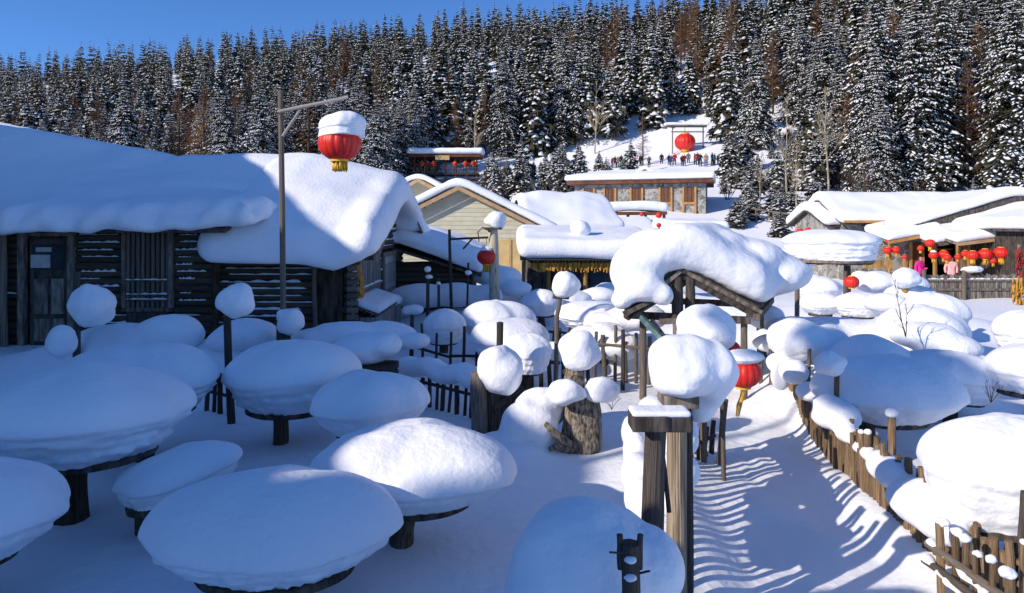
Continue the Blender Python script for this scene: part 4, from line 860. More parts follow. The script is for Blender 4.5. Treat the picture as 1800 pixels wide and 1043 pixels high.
post('short post with a double snow ball before the log house wall', (X(497, 12.6), 12.6), Z(575, 12.6), 0.13, 'weathered_dark', (0, 0), [(pp(511, 568, 12.5), (0.24, 0.22, 0.22)), (pp(500, 556, 12.5), (0.14, 0.14, 0.12)), (pp(520, 553, 12.5), (0.09, 0.09, 0.08))], seed=19)
post('leaning snow stub in the dark corner by the door', (X(110, 11.2), 11.2), 0.45, 0.1, 'weathered_dark', (0, 0), [(pp(108, 605, 11.2), (0.22, 0.22, 0.25))], seed=23)
post('weathered stake behind the big snow ball at the path', (X(1262, 9.4), 9.4), Z(690, 9.4), 0.045, 'weathered', (0.10, 0), (), k=2)
post('snow capped pole left of the lamp pole near the shed', (X(752, 18.6), 18.6), Z(482, 18.6), 0.05, 'weathered_dark', (0, 0), [(pp(752, 474, 18.6), 0.09), (pp(754, 487, 18.55), (0.1, 0.1, 0.06))], seed=29)
post('second snow capped stick left of the lamp pole', (X(771, 18.8), 18.8), Z(500, 18.8), 0.04, 'weathered_dark', (0, 0), [(pp(771, 498, 18.8), 0.06)], seed=30)
post('thin stick with a pinch of snow right of the lamp pole', (X(820, 18.8), 18.8), Z(482, 18.8), 0.03, 'weathered_dark', (0.05, 0), [(pp(823, 480, 18.8), (0.09, 0.09, 0.07))], seed=31)
post('post with a round snow hat before the shaded bush', (X(1591, 17.2), 17.2), Z(500, 17.2), 0.08, 'gold_wood', (0, 0), [(pp(1592, 490, 17.15), (0.33, 0.3, 0.24))], seed=33)
post('stake carrying the small red lantern below the umbrella shelter', (X(1489, 19), 19.1), Z(490, 19), 0.06, 'weathered', (0, 0), (), k=1)
post('stake carrying the half hidden red lantern right of the gate roof', (X(1404, 17), 17.1), Z(496, 17), 0.06, 'weathered', (0, 0), (), k=2)

# stump with three snow balls
Ys = 9.75
t = empty('tree_stump', (X(1020, Ys), Ys, 0), 0, 'gnarled bark stump with snow balls on it in the centre of the yard', 'stump')
sv = []; nst = 40
for i in range(15):
    q = i / 14
    for j in range(nst):
        a = 2 * math.pi * j / nst; rr = (0.30 - 0.06 * q + 0.05 * (1 - q) ** 4) * (1 + 0.28 * nz((math.cos(a) * 1.4, math.sin(a) * 1.4, q * 1.5), 1, 3) + 0.16 * nz((math.cos(a) * 5, math.sin(a) * 5, q * 4), 1, 7))
        sv.append((X(1022, Ys) + rr * math.cos(a), Ys + rr * math.sin(a) * 0.9, -0.1 + q * 0.95 + 0.07 * nz((a, 0, 0), 1.1, 3) * q))
sf = grid_faces(nst, 15, True) + [tuple(range(14 * nst, 15 * nst))]
link('trunk', mesh('trunk', sv, sf, 'bark'), t)
vv, fq = tube_vf([at(1005, 690, Ys), at(1010, 665, Ys), at(1008, 650, Ys + .05)], [0.14, 0.15, 0.17], 10); link('limb', mesh('limb', vv, fq, 'bark'), t)
for a_, b_, c_, r1_ in ((pp(1010, 790, 9.5), pp(985, 770, 9.35), pp(958, 745, 9.3), 0.06), (pp(1004, 792, 9.45), pp(980, 785, 9.3), pp(965, 790, 9.25), 0.05), (pp(1030, 700, 9.6), pp(1040, 690, 9.6), pp(1050, 684, 9.55), 0.05)):
    vv, fq = tube_vf([a_, b_, c_], [r1_ * 1.3, r1_, r1_ * 0.6], 8); link('branch', mesh('branch', vv, fq, 'bark'), t)
ball('snow_cap', pp(1018, 622, Ys), (0.285, 0.28, 0.28), 41, t, flat=0.2)
ball('snow_cap', pp(994, 690, 9.5), (0.265, 0.25, 0.18), 43, t, flat=0.1); ball('snow_cap', pp(1058, 686, 9.6), (0.25, 0.25, 0.18), 45, t, flat=0.1)
tag(fused('snow_heap', [(pp(930, 745, 9.6), (0.42, 0.35, 0.33)), (pp(950, 720, 9.9), (0.4, 0.35, 0.33)), (pp(900, 770, 9.6), (0.3, 0.3, 0.15)), (pp(950, 775, 9.6), (0.25, 0.3, 0.12))], 0.05, None, seed=47), 'soft snow heap leaning on the left of the bark stump', 'snow heap')

# near posts at the corner of the path, with the big snow balls
t = empty('gate_post', (X(1190, 5.5), 5.5, 0), 0, 'split pale gate post with nailed top plank under the big snow ball at the path', 'post')
log('post', (X(1190, 5.45), 5.45, -0.2), (X(1188, 5.45), 5.45, Z(697, 5.45)), 0.082, 'pale_post', t, 2)
log('split_post', (X(1208, 5.55), 5.58, -0.2), (X(1206, 5.55), 5.56, Z(705, 5.5)), 0.06, 'weathered_dark', t, 3)
box('top_plank', (X(1163, 5.45), X(1222, 5.45), 5.32, 5.62, Z(712, 5.45), Z(690, 5.45)), 'weathered', t, bevel=0.012)
fused('snow_cap', [(pp(1205, 645, 5.45), (0.29, 0.29, 0.27)), (pp(1252, 650, 5.5), (0.22, 0.25, 0.24)), (pp(1180, 625, 5.4), (0.16, 0.2, 0.16)), (pp(1232, 715, 5.6), (0.13, 0.15, 0.17)), (pp(1248, 690, 5.55), (0.13, 0.15, 0.15)), (pp(1195, 672, 5.4), (0.22, 0.22, 0.12))], 0.026, t, 'snow_rough', amp=0.03, freq=3, seed=51)
t = empty('gate_post', (X(1145, 4.9), 4.9, 0), 0, 'dark post with a T shaped crossbeam and snow skin left of the pale gate post', 'post')
log('post', (X(1140, 4.95), 4.95, -0.2), (X(1153, 4.95), 4.95, Z(745, 4.95)), 0.082, 'weathered_dark', t, 1)
box('crossbeam', (X(1107, 4.9), X(1170, 4.9), 4.78, 5.0, Z(752, 4.9), Z(725, 4.9)), 'weathered_dark', t, bevel=0.012)
box('crossbeam', (X(1166, 4.9), X(1210, 4.9), 4.80, 4.97, Z(754, 4.9), Z(727, 4.9)), 'weathered_dark', t, bevel=0.012)
slab('snow_cap', (X(1108, 4.9), X(1209, 4.9), 4.79, 4.99), 0.045, lambda x, y: Z(725, 4.9) - 0.012, t, r=0.02, res=0.02, amp=0.012, seed=3)
log('brace', (X(1162, 4.95), 5.0, Z(760, 4.95)), (X(1176, 5.05), 5.05, Z(900, 5.05)), 0.018, 'weathered_dark', t)
post('post behind the big snow ball with a second snow ball on top', (X(1236, 9.4), 9.4), Z(610, 9.4), 0.05, 'weathered', (0, 0), [(pp(1240, 582, 9.4), (0.41, 0.38, 0.30))], seed=61)
# near ball at the bottom with a notched post before it
t = empty('snow_mushroom', (X(1045, 4.35), 4.35, 0), 0, 'big shaded snow ball at the bottom centre on a hidden stump', 'snow ball')
log('post', (X(1040, 4.35), 4.4, -0.1), (X(1040, 4.35), 4.4, 0.95), 0.16, 'log_dark', t)
fused('snow_cap', [(pp(1030, 1010, 4.35), (0.50, 0.46, 0.46)), (pp(1130, 1000, 4.3), (0.26, 0.3, 0.26)), (pp(1165, 990, 4.4), (0.12, 0.2, 0.15)), (pp(980, 1040, 4.3), (0.34, 0.35, 0.35))], 0.03, t, amp=0.025, freq=2, seed=63)
t = empty('notched_post', (X(1107, 3.75), 3.75, 0), 0, 'dark notched post with nails and dabs of snow before the big snow ball', 'post')
log('post', (X(1108, 3.75), 3.75, -0.1), (X(1108, 3.75), 3.75, Z(955, 3.75)), 0.055, 'weathered_dark', t, 3)
for p_ in (1091, 1124): log('prong', (X(p_, 3.75), 3.75, Z(1000, 3.75)), (X(p_ + (p_ - 1108) * 0.1, 3.75), 3.75, Z(940, 3.75)), 0.018, 'weathered_dark', t)
for p0_, q0_, p1_, q1_ in ((1095, 972, 1072, 971), (1125, 1008, 1142, 1004)): log('nail', pp(p0_, q0_, 3.7), pp(p1_, q1_, 3.66), 0.006, 'metal', t)
for q_ in (985, 1016): ball('snow_dab', pp(1108, q_, 3.69), (0.035, 0.03, 0.018), q_, t, nth=14, nph=8)

# ------------------------------------------------------------ gate roof with the huge snow load
Yw = 12.6
t = empty('gate_roof', (X(1220, Yw), Yw, 0), 0, 'timber gable roof of the yard gate under a huge mass of snow', 'gate')
pk = at(1196, 480, Yw); rt = at(1328, 552, Yw - 0.1); lf = at(1092, 548, Yw + 0.2)
def beam(name, a, b, wv, hv, m='weathered_dark', par=None):
    a = Vector(a); b = Vector(b); d = b - a; q = d.to_track_quat('X', 'Z'); vv, ff_ = box_vf(0, d.length, -wv / 2, wv / 2, -hv / 2, hv / 2)
    o = link(name, mesh(name, vv, ff_, m, False), par); o.matrix_basis = Matrix.LocRotScale(a, q, Vector((1, 1, 1))); return o
bk = Vector((1.2, 2.4, 0.0))
for off, nm in ((Vector((0, 0, 0)), 'rafter'), (bk, 'rafter')):
    beam(nm, pk + off, rt + off, 0.10, 0.16, 'weathered_dark', t); beam(nm, pk + off, lf + off + Vector((0.15, 0, 0.05)), 0.10, 0.16, 'weathered_dark', t)
beam('barge_board', pk + Vector((0, -0.09, 0.06)), rt + Vector((0.08, -0.09, 0.04)), 0.05, 0.07, 'weathered', t)
beam('barge_board', pk + Vector((0, -0.09, 0.06)), at(1168, 500, Yw - 0.1), 0.05, 0.07, 'weathered', t)
beam('tie_beam', lf + Vector((0.1, 0, -0.06)), rt + Vector((-0.1, 0, -0.12)), 0.12, 0.13, 'weathered_dark', t)
beam('tie_beam', lf + bk + Vector((0.1, 0, -0.06)), rt + bk + Vector((-0.1, 0, -0.12)), 0.12, 0.13, 'weathered_dark', t)
beam('eave_beam', rt + Vector((-0.02, -0.1, -0.05)), rt + bk, 0.12, 0.12, 'weathered', t)
beam('eave_beam', lf + Vector((0.1, -0.1, 0.0)), lf + bk, 0.12, 0.12, 'weathered', t)
for px_, w_ in ((1190, 0.10), (1212, 0.09)): log('king_post', (X(px_, Yw), Yw - 0.02, Z(560, Yw)), (X(px_, Yw), Yw - 0.02, Z(486, Yw)), w_, 'weathered_dark', t)
beam('ridge_beam', pk + Vector((0, -0.12, 0.06)), pk + bk, 0.12, 0.12, 'weathered_dark', t)
for px_ in (1130, 1308): log('gate_leg', (X(px_, Yw), Yw, -0.1), (X(px_, Yw), Yw, Z(565, Yw)), 0.065, 'weathered', t); log('gate_leg', (X(px_, Yw) + bk.x, Yw + bk.y, -0.1), (X(px_, Yw) + bk.x, Yw + bk.y, Z(565, Yw)), 0.1, 'weathered', t)
beam('teal_plank', at(1118, 548, Yw - 0.1), at(1168, 600, Yw - 0.45), 0.10, 0.09, 'teal_paint', t)
beam('brace', at(1145, 562, Yw), at(1172, 598, Yw - 0.1), 0.06, 0.07, 'weathered', t)
beam('bark_roof', at(1096, 552, Yw - 0.25), at(1158, 522, Yw - 0.2), 0.10, 0.08, 'weathered', t); beam('bark_roof', at(1100, 560, Yw - 0.1), at(1150, 530, Yw - 0.05), 0.3, 0.05, 'weathered_dark', t)
beam('cross_plank', at(1160, 566, Yw - .15), at(1218, 562, Yw - .15), 0.12, 0.09, 'weathered', t)
prism('roof_deck', [pk + Vector((0, -0.05, 0.10)), rt + Vector((0.05, -0.05, 0.09)), rt + bk + Vector((0.05, 0, 0.09)), pk + bk + Vector((0, 0, 0.10))], (0, 0, 0.04), 'weathered_dark', t)
prism('roof_deck', [pk + Vector((0, -0.05, 0.10)), lf + Vector((0.1, -0.05, 0.12)), lf + bk + Vector((0.1, 0, 0.12)), pk + bk + Vector((0, 0, 0.10))], (0, 0, 0.04), 'weathered_dark', t)
def roofG(x, y):                                          # height over the ridge line at local x = 0
    return pk.z + 0.12 - (abs(x) if abs(x) > 0.4 else 0.2 + x * x / 0.8) * (0.50 if x > 0 else 0.45)
ex = slab_vf(-1.15, 1.72, -0.34, 2.75, 0.86, roofG, 0.42, 0.08, amp=0.05, seed=91, tf=lambda x, y: 0.92 + 0.14 * math.exp(-(x - 0.2) ** 2) + 0.12 * sm(0.9, 1.7, x))
ex = ([Vector((pk.x + p.x + 0.5 * max(p.y, 0), Yw + p.y, p.z)) for p in ex[0]], ex[1])
fused('snow_cover', [(pp(1104, 480, 12.8), (0.34, 0.6, 0.52)), (pp(1128, 502, 12.5), (0.42, 0.42, 0.36)), (pp(1166, 520, 12.3), (0.22, 0.22, 0.25)), (pp(1352, 482, 13.9), (0.80, 0.95, 0.50)), (pp(1300, 455, 13.9), (0.9, 1.0, 0.46)), (pp(1240, 432, 13.9), (0.9, 1.0, 0.36)), (pp(1330, 505, 13.0), (0.36, 0.5, 0.34)), (pp(1092, 530, 12.5), (0.2, 0.3, 0.2)), (pp(1150, 440, 13.4), (0.6, 0.9, 0.42))],
      0.05, t, 'snow_rough', amp=0.018, freq=2.6, smooth=26, seed=93, extra=ex)

# ------------------------------------------------------------ lanterns
LM = {}
def lantern_meshes():
    n = 96; v = []; rows = 18; ribs = 16
    for i in range(rows + 1):
        ph = lerp(0.13, 0.87, i / rows) * math.pi; z = -math.cos(ph); s = math.sin(ph)
        for j in range(n):
            a = 2 * math.pi * j / n; k = 1 - 0.06 * abs(math.sin(a * ribs / 2)) ** 0.5 * -1 - 0.06; v.append((s * k * math.cos(a), s * k * math.sin(a), z * 0.86))
    LM['body'] = mesh('shade', v, grid_faces(n, rows + 1, True), 'lantern_red')
    def ring(z0, z1, r):
        m_ = 24; vv = [(r * math.cos(2 * math.pi * j / m_), r * math.sin(2 * math.pi * j / m_), z) for z in (z0, z1) for j in range(m_)]
        return vv, grid_faces(m_, 2, True) + [tuple(range(m_))[::-1], tuple(range(m_, 2 * m_))]
    a = ring(0.72, 0.86, 0.43); b = ring(-0.88, -0.74, 0.43); LM['ring_top'] = mesh('ring', *a, 'gold', False); LM['ring_bottom'] = mesh('ring', *b, 'gold', False)
    vv = []; ff_ = []
    for k in range(46):
        a = random.uniform(0, 6.283); r = 0.34 * math.sqrt(random.random()); x, y = r * math.cos(a), r * math.sin(a); l = random.uniform(0.62, 0.8)
        q, g = tube_vf([(x, y, -0.86), (x * 1.05, y * 1.05, -0.86 - l * 0.5), (x * 1.12, y * 1.12, -0.86 - l)], [0.05, 0.05, 0.03], 4); o = len(vv); vv += q; ff_ += [tuple(i + o for i in t_) for t_ in g]
    LM['tassel'] = mesh('tassel', vv, ff_, 'gold')
    q, g = tube_vf([(0, 0, 0.8), (0, 0, 1.0)], [0.03, 0.03], 6); LM['cord'] = mesh('cord', q, g, 'metal')
    q, g = ball_vf((0, 0, 0.72), (0.62, 0.62, 0.42), 7, amp=0.15, flat=0.6); LM['cap'] = mesh('snow_cap', q, g, 'snow')
lantern_meshes()
def lantern(label, c, r, cap=None, cord=0.3, tassel=True, group=None, tl=1.0):
    root = empty('red_lantern', c, random.uniform(0, 6), label, 'lantern', group); root.scale = (r, r, r)
    for key, nm in (('body', 'shade'), ('ring_top', 'ring'), ('ring_bottom', 'ring')): link(nm, LM[key], root, False)
    if tassel: o = link('tassel', LM['tassel'], root, False); o.scale = (1, 1, tl); o.location = (0, 0, 0.86 * (tl - 1))
    if cord: o = link('cord', LM['cord'], root, False); k = cord / r / 0.2; o.scale = (1, 1, k); o.location = (0, 0, 0.8 * (1 - k))
    if cap == 'small': link('snow_cap', LM['cap'], root, False)
    return root
# tall lamp pole with the big lantern
Yp = 12.6
t = empty('lantern_pole', (X(496, Yp), Yp, gz(X(496, Yp), Yp)), 0, 'tall rustic pole with a bracket arm holding the big red lantern', 'pole')
log('pole', (X(500, Yp), Yp, 0.2), (X(493, Yp), Yp, Z(160, Yp)), 0.052, 'weathered', t, 1)
log('arm', at(489, 197, Yp - 0.05), at(612, 171, Yp - 0.05), 0.034, 'plank_pale', t, 2); log('brace', at(497, 240, Yp - 0.04), at(528, 192, Yp - 0.04), 0.026, 'plank_pale', t, 3)
lt = lantern('large red lantern with a tall snow cap hanging from the bracket pole', at(597, 252, Yp), 0.39, None, 0.0, True, None, 0.62)
v, f = cap_mesh(0.43, 0.42, 1.0, 0.16, 0.30, 60.3, 0.9, (0.05, 0), 0.3, nth=64, flat=0.62); o = link('snow_cap', mesh('snow_cap', v, f, 'snow'), lt, True); 
lt.rotation_euler = (0, 0, 0); o.matrix_parent_inverse = Matrix.Identity(4); o.scale = (2.5, 2.5, 2.5); o.location = (0.1, 0, 0.30)
vv, fq = tube_vf([at(606, 171, Yp), at(601, 222, Yp)], [0.008, 0.008], 5); o = link('cord', mesh('cord', vv, fq, 'metal'), lt, True)
# second pole near the shed
Yp = 19.6
t = empty('lantern_pole', (X(794, Yp), Yp, gz(X(794, Yp), Yp)), 0, 'slim dark pole with a bracket arm near the shed', 'pole')
log('pole', (X(794, Yp), Yp, 0.3), (X(790, Yp), Yp, Z(404, Yp)), 0.045, 'weathered_dark', t, 1)
log('arm', at(789, 421, Yp), at(868, 417, Yp), 0.032, 'weathered_dark', t, 2); log('brace', at(814, 438, Yp), at(830, 420, Yp), 0.026, 'weathered_dark', t, 3)
lantern('dark red lantern hanging from the slim pole before the birch post', at(855, 452, Yp - 0.1), 0.27, 'small', 0.35)
t = empty('birch_post', (X(870, Yp), Yp, gz(X(870, Yp), Yp)), 0, 'stout birch trunk post with a tilted snow hat', 'post')
log('trunk', (X(873, Yp), Yp, 0.2), (X(866, Yp), Yp, Z(402, Yp)), 0.15, 'birch_bark', t, 2)
box('plank', (X(852, Yp), X(882, Yp), Yp - 0.2, Yp + 0.2, Z(404, Yp), Z(400, Yp)), 'weathered_dark', t)
ball('snow_cap', at(872, 389, Yp), (0.30, 0.28, 0.24), 71, t)
vv, fq = tube_vf([at(860, 405, Yp - .2), at(848, 400, Yp - .3), at(840, 408, Yp - .3), at(842, 425, Yp - .2)], [0.03, 0.025, 0.02, 0.015], 6); link('twig', mesh('twig', vv, fq, 'weathered', True), t)
# lanterns along the path and right side
lantern('red lantern with snow cap and long yellow tassel over the path', at(1306, 655, 8.6), 0.225, None, 0.0, tl=1.0, tassel=False)
lt = bpy.data.objects[[o.name for o in bpy.data.objects if o.get('label') == 'red lantern with snow cap and long yellow tassel over the path'][0]]
lt.rotation_euler = (0, 0, 0)
v, f = cap_mesh(0.25, 0.24, 0.75, 0.05, 0.09, 65.3, 1.0, (0, 0), 0.4, nth=36); o = link('snow_cap', mesh('snow_cap', v, f, 'snow'), lt, False); o.scale = (1 / .225,) * 3; o.location = (0, 0, 0.62)
vv = []; ff_ = []
for k in range(10):
    a = k / 10 * 6.28; q, g = tube_vf([(0.02 * math.cos(a), 0.02 * math.sin(a), -0.25), (0.03 * math.cos(a) - .05, 0.03 * math.sin(a), -0.42), (0.02 * math.cos(a) - .07, 0.02 * math.sin(a), -0.55)], [0.006, 0.007, 0.004], 4); o = len(vv); vv += q; ff_ += [tuple(i + o for i in t_) for t_ in g]
o = link('tassel', mesh('tassel', vv, ff_, 'gold'), lt, False); o.scale = (1 / .225,) * 3
q, g = tube_vf([(0, 0, -0.19), (-0.02, 0, -0.3)], [0.005, 0.005], 5); o = link('cord', mesh('cord', q, g, 'gold'), lt, False); o.scale = (1 / .225,) * 3
t = empty('lantern_pole', (X(1275, 8.7), 8.75, 0), 0, 'thin pole with a short arm behind the snow balls, holding the path lantern', 'pole')
log('pole', (X(1272, 8.75), 8.75, -0.1), (X(1268, 8.75), 8.75, Z(618, 8.75)), 0.03, 'weathered', t); log('arm', at(1266, 628, 8.7), at(1308, 626, 8.6), 0.016, 'weathered', t)
lantern('red lantern mostly hidden behind the second snow ball', at(1284, 614, 9.6), 0.14, None, 0.2, False)
lantern('small round red lantern below the umbrella shelter', at(1497, 496, 18.9), 0.20, None, 0.0, False)
lantern('red lantern half hidden by the snow of the gate roof', at(1402, 497, 16.9), 0.16, None, 0.0, False)
lantern('giant red lantern with gold tassel hanging in the slope gate', at(1204, 250, 116.4), 1.75, None, 1.2, True, tl=0.9)
for i, (px_, py_, Yv, rp, lab) in enumerate((
        (1554, 405, 36.5, 9, 'lantern hanging at the orange eave of the stone house'), (1563, 424, 35.2, 6, 'small lantern just below the orange eave lantern'),
        (1560, 441, 34.6, 7.5, 'left lantern of the pair below the slanting porch'), (1575, 440, 34.6, 7.5, 'right lantern of the pair below the slanting porch'),
        (1635, 428, 33.8, 8.5, 'lantern at the left tip of the middle porch roof'), (1641, 449, 33.4, 8, 'snow dusted lantern in front of the pink coat'),
        (1659, 447, 33.4, 8.5, 'lantern right of the snow dusted one'), (1665, 453, 33.0, 7, 'lantern tucked under its neighbour beside the shop window'),
        (1710, 449, 32.4, 10, 'first of the three large lanterns under the right porch'), (1732, 447, 32.4, 11.5, 'middle one of the three large lanterns under the right porch'),
        (1760, 445, 32.4, 12.5, 'last and largest of the three lanterns under the right porch'), (1406, 407, 37, 6, 'lantern at the far left end of the annex'),
        (1590, 452, 33.6, 5, 'small lantern beside the brown shop door'), (1618, 437, 33.7, 5.5, 'small lantern left of the pink coat'), (1684, 452, 33.0, 6, 'lantern right of the shop window by the planks'), (1697, 446, 32.6, 7, 'lantern just left of the three large ones'), (1746, 459, 32.3, 6, 'small lantern below the middle large one'), (1420, 404, 37, 5, 'second lantern at the far left end of the annex'), (1448, 408, 36.5, 5, 'lantern below the annex eave above the umbrella shelter'),
        (1158, 379, 58, 5.5, 'lantern at the right corner of the pavilion below the lodge'), (1128, 377, 58, 4, 'tiny lantern under the pavilion below the lodge'),
        (1158, 396, 44, 4.5, 'lantern between the two white roofs below the lodge'), (958, 408, 31, 5.5, 'lantern at the right eave of the beige house'))):
    lantern('red ' + lab, at(px_, py_, Yv), rp * Yv / F, 'small' if i == 5 else None, 0.3, True, 'red lanterns on the houses')
for i, px_ in enumerate((742, 762, 800, 818, 832)): lantern('tiny red lantern hanging in the viewing pavilion on the slope', at(px_, 288, 106), 0.42, None, 0.4, False, 'lanterns of the viewing pavilion')

# ------------------------------------------------------------ twigs
def bush(label, base, h, n, m, seed, name='dry_plant', spread=0.5, cat='plant', r0=0.012):
    rnd = random.Random(seed); vv = []; ff_ = []
    def grow(p, d, l, r, dep):
        pts = [p]; q = p.copy(); dd = d.copy()
        for i in range(4):
            dd = (dd + Vector((rnd.uniform(-1, 1), rnd.uniform(-1, 1), rnd.uniform(-.2, .6))) * 0.13).normalized(); q = q + dd * l / 4; pts.append(q.copy())
        a, b = tube_vf(pts, [r * (1 - 0.14 * i) for i in range(5)], 4, False); o = len(vv); vv.extend(a); ff_.extend([tuple(i + o for i in t_) for t_ in b])
        if dep > 0:
            for k in range(rnd.randint(2, 3)):
                s = pts[rnd.randint(1, 4)]; grow(s, (dd + Vector((rnd.uniform(-1, 1), rnd.uniform(-1, 1), rnd.uniform(-.1, .8))) * 0.7).normalized(), l * rnd.uniform(0.4, 0.7), r * 0.6, dep - 1)
    for i in range(n): grow(Vector(base), Vector((rnd.uniform(-1, 1) * spread, rnd.uniform(-1, 1) * spread, 1)).normalized(), h * rnd.uniform(0.6, 1), r0, 2)
    return tag(link(name, mesh(name, vv, ff_, m)), label, cat)
bush('bare forked twig bush before the round snow table', at(1592, 592, 11.5), 0.66, 3, 'shrub_twig', 3, 'bare_bush', 0.35, r0=0.010)
bush('little dry weed poking out of the snow at the right', at(1742, 708, 9.4), 0.26, 4, 'shrub_twig', 5, spread=0.8, r0=0.005)
bush('dry stalks beside the bark stump', at(1075, 720, 9.9), 0.18, 3, 'shrub_twig', 7, spread=0.8, r0=0.006)
# ------------------------------------------------------------ trees
ICO_T = (1 + 5 ** 0.5) / 2
ICO_V = [Vector(p).normalized() for p in ((-1, ICO_T, 0), (1, ICO_T, 0), (-1, -ICO_T, 0), (1, -ICO_T, 0), (0, -1, ICO_T), (0, 1, ICO_T), (0, -1, -ICO_T), (0, 1, -ICO_T), (ICO_T, 0, -1), (ICO_T, 0, 1), (-ICO_T, 0, -1), (-ICO_T, 0, 1))]
ICO_F = [(0, 11, 5), (0, 5, 1), (0, 1, 7), (0, 7, 10), (0, 10, 11), (1, 5, 9), (5, 11, 4), (11, 10, 2), (10, 7, 6), (7, 1, 8), (3, 9, 4), (3, 4, 2), (3, 2, 6), (3, 6, 8), (3, 8, 9), (4, 9, 5), (2, 4, 11), (6, 2, 10), (8, 6, 7), (9, 8, 1)]
OCT_V = [Vector(p) for p in ((1, 0, 0), (0, 1, 0), (-1, 0, 0), (0, -1, 0), (0, 0, 1), (0, 0, -1))]
OCT_F = [(0, 1, 4), (1, 2, 4), (2, 3, 4), (3, 0, 4), (1, 0, 5), (2, 1, 5), (3, 2, 5), (0, 3, 5)]
